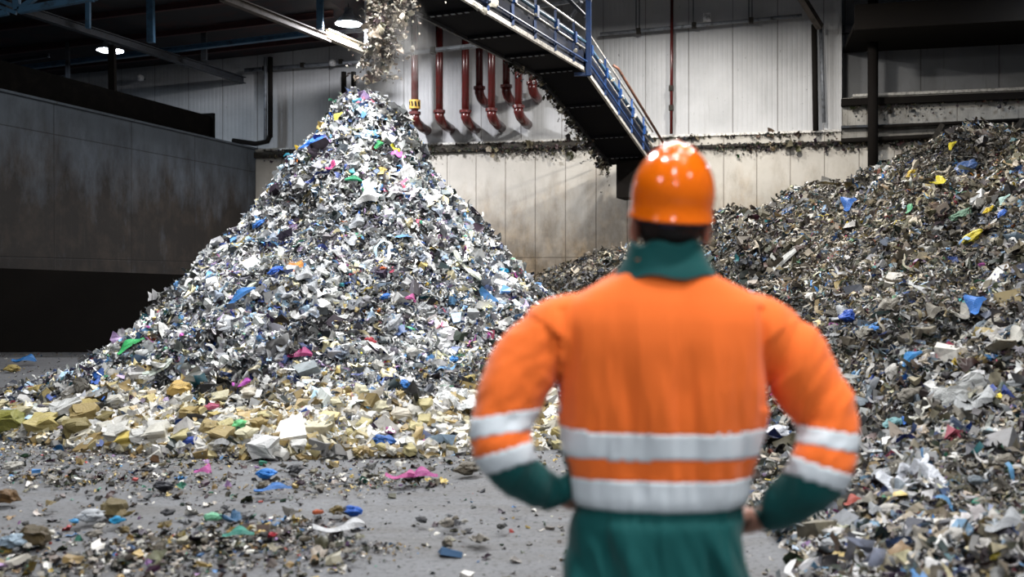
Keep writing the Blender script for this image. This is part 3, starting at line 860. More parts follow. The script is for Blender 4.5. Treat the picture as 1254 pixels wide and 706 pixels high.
# purlins under the left roof
for k in range(9):
    off = 1.2 + k * 2.1
    mb = MB(); mb.ibeam(wp(-13, roof_h(-13) - .12, off), wp(4.0, roof_h(4.0) - .12, off), .1, .18)
    tag(mb.build('purlin', M['purlin'], None), 'dark red roof purlin above the left partition, %s from the back wall' % ['first', 'second', 'third', 'fourth', 'fifth', 'sixth', 'seventh', 'eighth', 'ninth'][k], 'purlin', 'purlins under the dark roof')
for i, (px, py) in enumerate([(177, 97), (411, 79)]):
    u, z = wl(px, py); mb = MB(); c = wp(u, z, .25)
    root = empty('wall_sensor', c, ['small pale round fitting on the wall behind the left partition', 'small pale round fitting on the wall left of the falling stream'][i], 'wall fitting')
    mb.tube([c + WN * .1, c, c - WN * .1], [.06, .11, .09], 12); mb.build('globe', M['white_box'], root, True)
    mb = MB(); mb.bar(c - WN * .1, wp(u, z, 0), .05, .05); mb.build('bracket', M['steel_dark'], root)

# ------------------------------------------------------------------ the worker seen from behind
MX, MY, S = .37, 2.4, 500.0
def ml(px, py, dy=0.):
    """figure point from its place in the back view; dy metres away from the camera"""
    k = (MY + dy) / MY
    return Vector(((px - 627) / S * k, MY + dy, EYE + (HZ - py) / S * k))
def ell(cx, cy, z, rx0, rx1, ry, n=32, p=2.4):
    out = []
    for k in range(n):
        t = 2 * math.pi * k / n
        c, s_ = math.cos(t), math.sin(t)
        rx = rx1 if c > 0 else rx0
        out.append(Vector((cx + rx * math.copysign(abs(c) ** (2 / p), c), cy + ry * math.copysign(abs(s_) ** (2 / p), s_), z)))
    return out
def remesh(me_list, vox, smooth=4, name='m', post=None):
    bm = bmesh.new()
    for me in me_list: bm.from_mesh(me)
    me = bpy.data.meshes.new(name); bm.to_mesh(me); bm.free()
    o = bpy.data.objects.new(name, me); C.objects.link(o)
    m = o.modifiers.new('r', 'REMESH'); m.mode = 'VOXEL'; m.voxel_size = vox; m.use_smooth_shade = True
    m = o.modifiers.new('s', 'SMOOTH'); m.factor = .5; m.iterations = smooth
    dg = bpy.context.evaluated_depsgraph_get()
    out = bpy.data.meshes.new_from_object(o.evaluated_get(dg))
    bpy.data.objects.remove(o)
    return out
def tube_me(pts, rs, n=16):
    mb = MB(); mb.tube(pts, rs, n); return mb.mesh()
def catmull(pts, vals, k=6):
    pts = [Vector(p) for p in pts]; out = []; ov = []
    for i in range(len(pts) - 1):
        p0, p1, p2, p3 = pts[max(i - 1, 0)], pts[i], pts[i + 1], pts[min(i + 2, len(pts) - 1)]
        for j in range(k):
            t = j / k
            out.append(.5 * ((2 * p1) + (p2 - p0) * t + (2 * p0 - 5 * p1 + 4 * p2 - p3) * t * t + (3 * p1 - p0 - 3 * p2 + p3) * t ** 3))
            ov.append(vals[i] * (1 - t) + vals[i + 1] * t)
    return out + [pts[-1]], ov + [vals[-1]]

man = empty('person', (MX, MY, 0), 'worker in orange hard hat and hi-vis jacket, seen from behind with hands on hips', 'person')
skin, nt, b = new_mat('skin', (.50, .25, .18), .5, 0, .4)
b.inputs['Subsurface Weight'].default_value = .08; b.inputs['Subsurface Radius'].default_value = (.01, .004, .002)
# body: one continuous surface (torso, neck, head, arms, hands, legs)
def blob(c, rx, ry, rz, f=None, sub=3):
    bm = bmesh.new(); bmesh.ops.create_icosphere(bm, subdivisions=sub, radius=1)
    for v in bm.verts:
        q = v.co.copy()
        if f: q = f(q)
        v.co = Vector((q.x * rx, q.y * ry, q.z * rz)) + Vector(c)
    me = bpy.data.meshes.new('b'); bm.to_mesh(me); bm.free(); return me
HC = Vector((MX + .018, MY + .02, 1.652))
def headf(q):
    if q.z < -.1:
        k = (-q.z - .1); q.x *= 1 - .35 * k; q.y = q.y * (1 - .25 * k) + .18 * k
    return q
body = [blob(HC, .074, .098, .118, headf)]
body.append(blob(HC + Vector((0, .105, -.015)), .013, .022, .026))                       # nose
body.append(blob(HC + Vector((0, .092, -.062)), .026, .012, .007))                       # lips
body.append(blob(HC + Vector((0, .083, -.098)), .024, .02, .018))                        # chin
for s in (-1, 1):
    body.append(blob(HC + Vector((s * .030, .086, .004)), .014, .010, .010))             # eyelids
    body.append(blob(HC + Vector((s * .087, -.012, -.026)), .014, .020, .036))           # ears
body.append(tube_me([HC + Vector((0, -.02, -.05)), Vector((MX + .01, MY + .0, 1.55)), Vector((MX, MY, 1.48))], [.058, .060, .075]))
mb = MB(); mb.loft([ell(MX, MY, z, a, a, c_) for z, a, c_ in [(.80, .16, .10), (.92, .165, .10), (1.05, .15, .095), (1.2, .17, .105), (1.35, .19, .105), (1.44, .15, .09), (1.50, .07, .07)]]); body.append(mb.mesh())
armL = [ml(690, 396), ml(652, 448, -.02), ml(620, 520, -.06), ml(624, 563, -.09), ml(655, 590, -.03), ml(680, 602, .01), ml(692, 607, .035)]
armR = [ml(930, 400), ml(972, 446, -.02), ml(1008, 520, -.06), ml(1000, 582, -.09), ml(962, 612, -.03), ml(935, 632, .01), ml(923, 637, .035)]
for A in (armL, armR):
    p, rr = catmull(A, [.055, .050, .043, .042, .038, .027, .027]); body.append(tube_me(p, rr, 14))
def hand(w_, s):
    """hand resting on the hip: palm on the side of the waist, fingers forward round the front, thumb to the back"""
    out = []
    wr = w_
    pc = wr + Vector((s * .016, .045, -.010))
    out.append(tube_me([wr - Vector((s * .006, .012, -.002)), wr + Vector((s * .006, .014, -.004)), pc, pc + Vector((s * .010, .030, -.004))], [.025, .031, .036, .034], 12))
    for k, (ln, r0) in enumerate([(.072, .0095), (.080, .010), (.074, .0095), (.058, .0085)]):
        b0 = pc + Vector((s * .012, .030, .026 - k * .019)); b1 = b0 + Vector((s * .020, ln * .45, -.004)); b2 = b1 + Vector((s * .034, ln * .28, -.004)); b3 = b2 + Vector((s * .026, 0, -.002))
        out.append(tube_me([b0, b1, b2, b3], [r0 * 1.1, r0, r0 * .95, r0 * .8], 10))
    t0 = wr + Vector((s * .004, -.004, .014)); out.append(tube_me([t0, t0 + Vector((s * .018, -.030, .010)), t0 + Vector((s * .040, -.050, .004)), t0 + Vector((s * .058, -.058, -.004))], [.015, .0125, .011, .009], 10))
    return out
body += hand(armL[-1], 1); body += hand(armR[-1], -1)
for s in (-1, 1):
    hx = MX + s * .095; fx = MX + s * .15
    p, rr = catmull([(hx, MY, .92), (hx + s * .02, MY, .70), (fx - s * .01, MY + .01, .50), (fx, MY - .01, .32), (fx, MY - .015, .09)], [.092, .082, .058, .056, .038]); body.append(tube_me(p, rr, 18))
    body.append(tube_me([(fx, MY - .05, .055), (fx, MY + .05, .05), (fx, MY + .17, .035)], [.04, .042, .03], 14))
bme = remesh(body, .0048, 2, 'body')
ob = link_mesh('body', bme, skin, man)

# jacket: torso and sleeves in one surface, then cut into its coloured parts
TR = [(560, 0), ]
tor = [(.760, .242, .216, .155), (.80, .236, .208, .148), (.89, .222, .204, .145), (.966, .210, .202, .140), (1.036, .216, .208, .140), (1.09, .230, .222, .143), (1.152, .240, .232, .146), (1.21, .246, .240, .148),
       (1.29, .250, .246, .146), (1.36, .256, .254, .143), (1.41, .262, .262, .134), (1.45, .240, .246, .120), (1.48, .196, .200, .106), (1.505, .150, .150, .096), (1.53, .110, .108, .088), (1.560, .095, .095, .084)]
t4, _ = catmull([(a, b_, c_) for z_, a, b_, c_ in tor], [t[0] for t in tor], 4)
tor_f = [(z_, q.x, q.y, q.z) for z_, q in zip(_, t4)]
mb = MB(); mb.loft([ell(MX, MY, z, a, b_, c_, 48, 2.5) for z, a, b_, c_ in tor_f]); jk = [mb.mesh()]
JL = [ml(722, 394), ml(684, 408), ml(645, 450, -.02), ml(616, 515, -.06), ml(620, 558, -.09), ml(652, 592, -.04), ml(678, 602, .015)]
JR = [ml(899, 394), ml(936, 408), ml(978, 450, -.02), ml(1013, 522, -.06), ml(1003, 580, -.09), ml(962, 615, -.04), ml(937, 632, .015)]
for A in (JL, JR):
    p, rr = catmull(A, [.075, .088, .088, .072, .066, .056, .043]); jk.append(tube_me(p, rr, 24))
jme = remesh(jk, .0065, 9, 'jacket')
nV = len(jme.vertices)
co = np.empty(nV * 3, np.float32); jme.vertices.foreach_get('co', co); co = co.reshape(-1, 3).astype(float)
nr = np.empty(nV * 3, np.float32); jme.vertices.foreach_get('normal', nr); nr = nr.reshape(-1, 3).astype(float)
def seg_d(Pt, A):
    best = np.full(len(Pt), 9.); tt = np.zeros(len(Pt)); acc = 0
    for a, b_ in zip(A[:-1], A[1:]):
        a = np.array(a); b_ = np.array(b_); d = b_ - a; L = np.linalg.norm(d)
        t = np.clip(((Pt - a) @ d) / L ** 2, 0, 1); q = np.linalg.norm(Pt - (a + t[:, None] * d), axis=1)
        m = q < best; best[m] = q[m]; tt[m] = acc + t[m] * L; acc += L
    return best, tt
def pix(Pt): return Pt[:, 0] / Pt[:, 1] * MY * S + 627, HZ - (Pt[:, 2] - EYE) / Pt[:, 1] * MY * S
# soft cloth folds
lx = co[:, 0] - MX
dL, tL = seg_d(co, JL[1:]); dR, tR = seg_d(co, JR[1:])
px_, py_ = pix(co)
ar = np.zeros(nV, int)
ar[(dL < .115) & (px_ < 686) & ((tL > .02))] = 1
ar[(dR < .115) & (px_ > 934) & ((tR > .02))] = 2
fold = np.where(ar == 0, fbm(lx * 9 + 3, co[:, 2] * 1.6 + np.sign(co[:, 1] - MY) * 5, 1, 4) * .044 * np.clip((1.50 - co[:, 2]) * 4, .15, 1)
                + fbm(lx * 11 + co[:, 2] * 4 + 9.4, co[:, 2] * 2.0, 1, 3) * .060 * np.clip((.98 - co[:, 2]) * 8, 0, 1) + .007 * np.clip((.98 - co[:, 2]) * 8, 0, 1),
                fbm(np.where(ar == 1, tL, tR) * 9 + 20 * ar + px_ * .012, px_ * .02 + ar + py_ * .008, 1, 4) * .020)
blouse = np.where(ar == 0, .012 * np.exp(-((co[:, 2] - .955) / .02) ** 2) * -1, 0)
seam = np.where((np.abs(px_ - 688) < 5) | (np.abs(px_ - 932) < 5), -.006, 0) * (co[:, 2] > 1.2) * (co[:, 2] < 1.44)
co2 = co + nr * (fold + blouse + seam)[:, None]
jme.vertices.foreach_set('co', co2.astype(np.float32).ravel()); jme.update()
nF = len(jme.polygons)
fc = np.empty(nF * 3, np.float32); jme.polygons.foreach_get('center', fc); fc = fc.reshape(-1, 3).astype(float)
fpx, fpy = pix(fc)
dLf, tLf = seg_d(fc, JL[1:]); dRf, tRf = seg_d(fc, JR[1:])
arm = np.zeros(nF, int)
inR = lambda x: x
arm[(dLf < .115) & (fpx < 686 + (fpy > 545) * 22) & (fpx < 705)] = 1
arm[(dRf < .115) & (fpx > 934 - (fpy > 545) * 32)] = 2
# near the waist the torso and the cuffs come close: the torso keeps what lies inside its own outline
tw = np.interp(fc[:, 2], [t[0] for t in tor], [t[1] for t in tor]); tw2 = np.interp(fc[:, 2], [t[0] for t in tor], [t[2] for t in tor])
inside = (fc[:, 0] > MX - tw - .012) & (fc[:, 0] < MX + tw2 + .012) & (fc[:, 2] < 1.18)
ins_e = ((fc[:, 0] - MX) / np.where(fc[:, 0] < MX, tw, tw2)) ** 2 + ((fc[:, 1] - MY) / .145) ** 2
arm[inside & (ins_e < 1.32) & (fc[:, 2] < 1.18)] = 0
reg = np.zeros(nF, int)     # 0 orange body 1 green hem 2 upper band 3 lower band, arms: 4 5 bands, 6 cuff (left); 7 8 9 (right)
z = fc[:, 2]
reg[(arm == 0) & (z < .966)] = 1
reg[(arm == 0) & (z > 1.086) & (z < 1.150)] = 2
reg[(arm == 0) & (z > .966) & (z < 1.036)] = 3
q1 = fpy + .16 * (fpx - 617); q2 = fpy + .30 * (fpx - 630)
a = arm == 1
reg[a & (q1 > 507) & (q1 < 531)] = 4; reg[a & (q2 > 547) & (q2 < 571)] = 5; reg[a & (q2 >= 571)] = 6
q1 = fpy - .18 * (fpx - 1014); q2 = fpy - .33 * (fpx - 1000)
a = arm == 2
reg[a & (q1 > 526) & (q1 < 548)] = 7; reg[a & (q2 > 568) & (q2 < 591)] = 8; reg[a & (q2 >= 591)] = 9
def cloth(name, col, rough=.8, sheen=.2, emis=0):
    m, nt, b = new_mat(name, col, rough, 0, .25)
    b.inputs['Sheen Weight'].default_value = sheen
    f = noise_n(nt, objco(nt), 4, 5, .6)
    nt.links.new(mix(nt, ramp(nt, f, .45, .8, 0, .35), col, tuple(c * .7 for c in col)), b.inputs['Base Color'])
    bump(nt, b, noise_n(nt, objco(nt), 60, 3, .6), .12, .003)
    return m
ORG = cloth('hi-vis orange cloth', (.95, .175, .022)); GRN = cloth('bottle green cloth', (.0, .072, .070), .75, .1); SIL = cloth('reflective tape', (.68, .74, .78), .38, 0)
polys = [tuple(p.vertices) for p in jme.polygons]
def cut(regs, name, mat, thick, parent, lift=0.):
    idx = np.nonzero(np.isin(reg, regs))[0]
    used = {}; vs = []; fs = []
    for i in idx:
        f = []
        for v in polys[i]:
            if v not in used:
                used[v] = len(vs); vs.append(tuple(co2[v] + nr[v] * lift))
            f.append(used[v])
        fs.append(f)
    me = bpy.data.meshes.new(name); me.from_pydata(vs, [], fs); me.update()
    me.polygons.foreach_set('use_smooth', [True] * len(me.polygons))
    o = link_mesh(name, me, mat, parent)
    if thick:
        m = o.modifiers.new('solid', 'SOLIDIFY'); m.thickness = thick; m.offset = -1
    return o
jk_o = cut([0], 'jacket', ORG, .004, man); jk_o['label'] = 'orange upper part of the work jacket'
g = cut([1], 'jacket_hem', GRN, .004, jk_o); g['label'] = 'dark green lower part of the jacket'
for rg, lab in ((2, 'upper silver reflective band round the chest'), (3, 'lower silver reflective band round the waist'), (4, 'upper silver band on the left sleeve'), (5, 'lower silver band on the left sleeve'), (7, 'upper silver band on the right sleeve'), (8, 'lower silver band on the right sleeve')):
    o = cut([rg], 'reflective_band', SIL, .006, jk_o, .0015); o['label'] = lab
for rg in (6, 9):
    o = cut([rg], 'sleeve_cuff', GRN, .004, jk_o); o['label'] = 'dark green cuff of the sleeve'
# collar
mb = MB(); rings = []
for z, rx, ry, cyo in [(1.512, .128, .108, 0), (1.538, .112, .101, 0), (1.560, .098, .088, .0), (1.585, .092, .084, -.003), (1.594, .089, .081, -.003), (1.592, .083, .075, -.003), (1.55, .078, .072, 0), (1.51, .080, .072, 0)]:
    rings.append([q + Vector((0, 0, .006 * math.sin(3 * k_ * .4) - .018 * max(0, (q.y - MY) / .09))) for k_, q in enumerate(ell(MX + .006, MY + cyo, z, rx, rx, ry, 32, 2.2))])
mb.loft(rings, False); o = mb.build('collar', GRN, jk_o, True); o['label'] = 'turned-up dark green collar'
# trousers and boots
tr_ = []
mb = MB(); mb.loft([ell(MX, MY, z, a, a, c_) for z, a, c_ in [(.76, .185, .12), (.80, .19, .125), (.88, .19, .122), (.95, .18, .118), (1.0, .175, .115)]]); tr_.append(mb.mesh())
for s in (-1, 1):
    fx = MX + s * .15
    p, rr = catmull([(MX + s * .09, MY, .86), (MX + s * .105, MY, .70), (fx - s * .01, MY + .01, .48), (fx, MY - .01, .30), (fx, MY - .012, .10)], [.105, .105, .085, .080, .078]); tr_.append(tube_me(p, rr, 20))
link_mesh('trousers', remesh(tr_, .009, 4, 'trousers'), GRN, man)
BT = new_mat('black boot leather', (.03, .025, .02), .5)[0]
for s in (-1, 1):
    fx = MX + s * .15
    o = link_mesh('boot', remesh([tube_me([(fx, MY - .07, .065), (fx, MY - .02, .07), (fx, MY + .10, .06), (fx, MY + .19, .045)], [.048, .055, .054, .040], 16), tube_me([(fx, MY - .02, .08), (fx, MY - .015, .2)], [.055, .058], 16)], .006, 4, 'boot'), BT, man)
    mb = MB(); mb.loft([[Vector((fx + x * wd_, MY + y, zz)) for x, y, wd_ in [(-1, -.11, .045), (1, -.11, .045), (1, 0, .05), (1, .12, .055), (.6, .22, .05), (-.6, .22, .05), (-1, .12, .055), (-1, 0, .05)]] for zz in (0, .03)])
    mb.build('sole', BT, o)
# hair
hair_m = new_mat('dark hair', (.018, .014, .013), .6)[0]
hb = blob(HC + Vector((0, -.006, .012)), .081, .103, .118, None, 4)
bm = bmesh.new(); bm.from_mesh(hb)
bmesh.ops.delete(bm, geom=[v for v in bm.verts if (v.co.z < HC.z - .088 + (0.10 if v.co.y > HC.y + .02 else 0) + .0) or v.co.y > HC.y + .075], context='VERTS')
for v in bm.verts: v.co += v.co.normalized() * mnoise.noise(v.co * 60) * .003
bm.to_mesh(hb); bm.free(); hb.polygons.foreach_set('use_smooth', [True] * len(hb.polygons))
link_mesh('hair', hb, hair_m, man)
# hard hat
hat_m, nt, b = new_mat('glossy orange shell', (.93, .17, .005), .16, 0, .5)
b.inputs['Coat Weight'].default_value = .5; b.inputs['Coat Roughness'].default_value = .05
mb = MB(); rings = []; n = 64
hc = Vector((0, 0, 0))
def hat_pt(t, ph, grow=0.):
    """t azimuth, ph 0 at the top to 1 at the rim"""
    a = ph * math.pi / 2
    rx = .106 + grow; ry = .134 + grow; hz = .150
    sx = math.sin(a) ** .96; cz = math.cos(a) ** 1.0 if ph < 1 else 0
    if ph > .7: rx *= 1 - .055 * ((ph - .7) / .3) ** 2; ry *= 1 - .04 * ((ph - .7) / .3) ** 2
    x = rx * sx * math.cos(t); y = ry * sx * math.sin(t); z = hz * cz
    # three raised ridges running front to back
    if ph < .8:
        for xo, am in ((0, .007), (.034, .004), (-.034, .004)):
            z += am * math.exp(-((x - xo) / .010) ** 2) * (1 - (ph / .8) ** 4)
    return Vector((x, y, z))
for ph in [.001, .05, .1, .16, .22, .3, .38, .46, .55, .64, .73, .82, .9, .96, 1]:
    rings.append([hat_pt(2 * math.pi * k / n, ph) for k in range(n)])
def rim(t, out, z):
    front = max(0, math.sin(t)) ** 3
    return Vector(((.1005 + out) * math.cos(t), (.129 + out + max(out, 0) * front * 6) * math.sin(t), z - .012 * (math.sin(t) < 0) * abs(math.sin(t))))
rings.append([rim(2 * math.pi * k / n, .001, -.022) for k in range(n)])
rings.append([rim(2 * math.pi * k / n, .005, -.030) for k in range(n)])
rings.append([rim(2 * math.pi * k / n, .0055, -.034) for k in range(n)])
rings.append([rim(2 * math.pi * k / n, -.002, -.030) for k in range(n)])
rings.append([rim(2 * math.pi * k / n, -.006, 0.0) for k in range(n)])
mb.loft(rings, False)
me = mb.mesh('shell', True)
hat = link_mesh('hard_hat', me, hat_m, man, world=False)
Lh = Vector((MX + .024, MY + .012, 1.690))
Rh = Matrix.Rotation(math.radians(5), 3, 'Y') @ Matrix.Rotation(math.radians(4), 3, 'X') @ Matrix.Rotation(math.radians(-12), 3, 'Z')
hat.matrix_parent_inverse = Matrix.Translation(-Vector((MX, MY, 0)))
hat.matrix_basis = Matrix.LocRotScale(Lh, Rh, None)
hat['label'] = 'glossy orange hard hat'
navy = new_mat('navy harness strap', (.02, .025, .07), .45)[0]
mb = MB(); mb.loft([ell(0, 0, z, .085, .085, .108, 40, 2.1) for z in (-.050, -.020)] + [ell(0, 0, z, .082, .082, .105, 40, 2.1) for z in (-.020, -.050)], False)
hb_o = link_mesh('head_band', mb.mesh('hb', True), navy, hat, world=False)
mb = MB(); mb.box((0, -.100, -.045), (.04, .014, .022)); mb.tube([(-.016, -.108, -.048), (.016, -.108, -.048)], .010, 12)
link_mesh('adjuster', mb.mesh(), navy, hb_o, world=False)

# ------------------------------------------------------------------ waste falling from the conveyor head
STREAM = [(-1.62, 13.25, 6.6), (-1.66, 13.3, 5.6), (-1.75, 13.35, 4.9), (-1.92, 13.4, 4.2)]
def fall_pt(rr):
    h = 4.12 + (6.6 - 4.12) * rr.random() ** .62
    x = np.interp(h, [4.2, 4.9, 5.6, 6.6], [-1.90, -1.78, -1.66, -1.62]); y = np.interp(h, [4.2, 6.6], [13.4, 13.25])
    sg = np.interp(h, [4.1, 4.5, 5.2, 6.6], [.16, .17, .17, .17])
    return np.array([x + rr.normal(.06, sg * .8), y + rr.normal(0, .16), h])
sr = np.random.default_rng(31); sp = random.Random(31)
FALL = [rag_mesh(20 + i, 1, .4, (1, .75, .5)) for i in range(6)]
FCOL = [tuple(q * .62 for q in hexc(c)) for c in ('#b9ab98', '#8d8172', '#d9d0c0', '#6b6156', '#4c443c', '#a39a8c', '#e8e4da', '#93867a')]
FNAME = ['tan-grey', 'dull brown', 'cream', 'dark brown', 'almost black', 'mid grey', 'white', 'grey-brown']
for i in range(190):
    q = fall_pt(sr); s = sp.uniform(.07, .15)
    Rm = Matrix.Rotation(sp.uniform(0, 6), 3, 'Z') @ Matrix.Rotation(sp.uniform(-1.5, 1.5), 3, 'X') @ Matrix.Rotation(sp.uniform(-1.5, 1.5), 3, 'Y')
    place_obj('falling_scrap', FALL[i % 6], FCOL[i % 8], q, Rm, (s * .75, s * .6, s * 1.15), '%s %s scrap falling in the stream, %s' % ('larger' if s > .11 else 'smaller', FNAME[i % 8], 'high by the conveyor head' if q[2] > 5.3 else ('half way down' if q[2] > 4.8 else 'just over the heap peak')), 'falling scrap', 'scraps tumbling in the falling stream')
n = 2600
pp = np.array([fall_pt(sr) for _ in range(n)])
L = np.exp(sr.normal(np.log(.04), .5, n)); pp[:, :2] += sr.normal(0, .05, (n, 2))
o = scatter_mesh('falling_debris', pp, frames(np.repeat([[0, -1., .2]], n, 0), np.full(n, 2.), sr), np.stack([L, L, L], -1), sr.integers(0, 32, n),
                 colours(pal([('#8d8172', 30), ('#c9bfae', 20), ('#5c544a', 25), ('#39342e', 15), ('#e6e2d8', 8)]), n, sr))
tag(o, 'small debris and crumbs raining down between the falling scraps', 'falling debris', None, 'stuff')
# dust hanging where the stream lands
dm = bpy.data.materials.new('dust cloud'); dm.use_nodes = True; nt = dm.node_tree
nt.nodes.remove(nt.nodes['Principled BSDF'])
vs_ = nd(nt, 'ShaderNodeVolumeScatter'); vs_.inputs['Color'].default_value = (.9, .88, .86, 1); vs_.inputs['Anisotropy'].default_value = .2
co_ = objco(nt); f = noise_n(nt, co_, 3.2, 4, .6)
ln = nd(nt, 'ShaderNodeVectorMath', operation='LENGTH'); nt.links.new(co_, ln.inputs[0])
fo = ramp(nt, ln.outputs['Value'], .2, 1.0, 1, 0)
dens = mathn(nt, 'MULTIPLY', mathn(nt, 'MULTIPLY', ramp(nt, f, .42, .7, 0, 1), fo), 1.5)
nt.links.new(dens, vs_.inputs['Density']); nt.links.new(vs_.outputs[0], nt.nodes['Material Output'].inputs['Volume'])
bm = bmesh.new(); bmesh.ops.create_icosphere(bm, subdivisions=3, radius=1); me = bpy.data.meshes.new('dust'); bm.to_mesh(me); bm.free()
o = link_mesh('dust_cloud', me, dm); o.location = (-1.62, 13.4, 4.55); o.scale = (.62, .5, .95)
tag(o, 'pale dust cloud drifting off the falling stream at the heap peak', 'dust', None, 'stuff')

# ------------------------------------------------------------------ single pieces one can pick out
def strip_mesh(seed, n=14):
    rr = random.Random(seed); mb = MB(); L_ = []; 
    ph = rr.uniform(0, 6); rings = []
    for i in range(n + 1):
        t = i / n - .5; w_ = (.5 - abs(t) ** 3 * 2.2) * (1 + .2 * math.sin(t * 9 + ph)); tw = .5 * math.sin(t * 5 + ph)
        z0 = .25 * math.sin(t * 7 + ph); d = Vector((0, math.cos(tw), math.sin(tw))) * w_
        c = Vector((t, .25 * math.sin(t * 4 + ph), z0)); u = Vector((0, -math.sin(tw), math.cos(tw))) * .06
        rings.append([c - d - u, c - d * .3 + u * 2, c + d * .4 - u, c + d + u, c + d * .4 + u * 1.2, c - d * .3 + u * 4])
    mb.loft(rings); return mb.mesh('strip')
def sheet_mesh(seed, n=12):
    rr = np.random.default_rng(seed); 
    u, v = np.meshgrid(np.linspace(-.5, .5, n), np.linspace(-.5, .5, n), indexing='ij')
    z = (fbm(u * 2 + seed * 3.3, v * 2 + seed, 2.2, 4)) * .75
    x = u + rr.normal(0, .02, u.shape) + .12 * fbm(v * 2 + seed, u, 1.5, 2); y = v + rr.normal(0, .02, u.shape) + .15 * fbm(u * 2, v + seed, 1.5, 2)
    Vt = np.stack([x, y, z], -1).reshape(-1, 3); I = np.arange(n * n).reshape(n, n)
    Ft = np.stack([I[:-1, :-1], I[1:, :-1], I[1:, 1:], I[:-1, 1:]], -1).reshape(-1, 4)
    me = bpy.data.meshes.new('sheet'); 
    m = len(Vt); V2 = np.concatenate([Vt, Vt - np.array([0, 0, .04])]); F2 = [tuple(f) for f in Ft] + [tuple(reversed(f + m)) for f in Ft]
    ed = list(I[0]) + list(I[1:, -1]) + list(I[-1, -2::-1]) + list(I[-2:0:-1, 0])
    F2 += [(ed[i], ed[(i + 1) % len(ed)], ed[(i + 1) % len(ed)] + m, ed[i] + m) for i in range(len(ed))]
    me.from_pydata([tuple(q) for q in V2], [], [tuple(int(t) for t in f) for f in F2]); me.update(); return me
def block_mesh(seed, sub=2):
    rr = random.Random(seed); bm = bmesh.new(); bmesh.ops.create_cube(bm, size=1)
    bmesh.ops.bevel(bm, geom=bm.edges[:], offset=rr.uniform(.08, .16), segments=1, affect='EDGES')
    bmesh.ops.subdivide_edges(bm, edges=bm.edges[:], cuts=1, use_grid_fill=True)
    for v in bm.verts:
        nz = Vector((mnoise.noise(v.co * 1.7 + Vector((seed, 0, 0))), mnoise.noise(v.co * 1.7 + Vector((0, seed, 5))), mnoise.noise(v.co * 1.7 + Vector((3, 0, seed)))))
        v.co += nz * .27 + v.co * mnoise.noise(v.co * 5 + Vector((seed, 9, 9))) * .25
    me = bpy.data.meshes.new('block'); bm.to_mesh(me); bm.free(); return me
SHP = {'strip': [strip_mesh(i) for i in range(5)], 'sheet': [sheet_mesh(i) for i in range(6)], 'rag': [rag_mesh(40 + i, 3, .38) for i in range(6)], 'block': [block_mesh(i) for i in range(7)]}
cnt = {k: 0 for k in SHP}
def put(px, py, shape, lp_, wp_, ang, col, name, label, cat, group=None, lift=.012, th=.5, rough=.45, dim=1.):
    """lay a piece on the surface seen at (px, py): length and width in metres come from its size in view"""
    x, y, z = hit(px, py); sc = y / F
    nn = normals(H, np.array([x]), np.array([y]), .12)[0]; nn = Vector(nn)
    a = math.radians(ang); d = Vector((math.cos(a), 0, math.sin(a)))
    if nn.z > .93: d = Vector((math.cos(a), math.sin(a) * 2.2, 0)).normalized()
    X_ = (d - nn * d.dot(nn)).normalized(); Y_ = nn.cross(X_)
    fs_ = max(.35, abs(nn.y) * 1.25)
    L_ = lp_ * sc; W_ = min(wp_ * sc / (fs_ if abs(math.cos(a)) > .5 else 1), max(L_ * .9, wp_ * sc))
    Rm = Matrix((X_, Y_, nn)).transposed()
    me = SHP[shape][cnt[shape] % len(SHP[shape])]; cnt[shape] += 1
    hz_ = {'strip': W_ * .6, 'sheet': W_ * .5, 'rag': min(L_, W_) * 1.0, 'block': min(L_, W_) * .75}[shape]
    lift_ = lift + .03 + {'strip': hz_ * .4 + .015, 'sheet': hz_ * .2, 'rag': hz_ * .15, 'block': hz_ * .36}[shape]
    return place_obj(name, me, tuple(q * dim for q in hexc(col)), Vector((x, y, z)) + nn * lift_, Rm, (L_, W_, hz_), label, cat, group, rough)
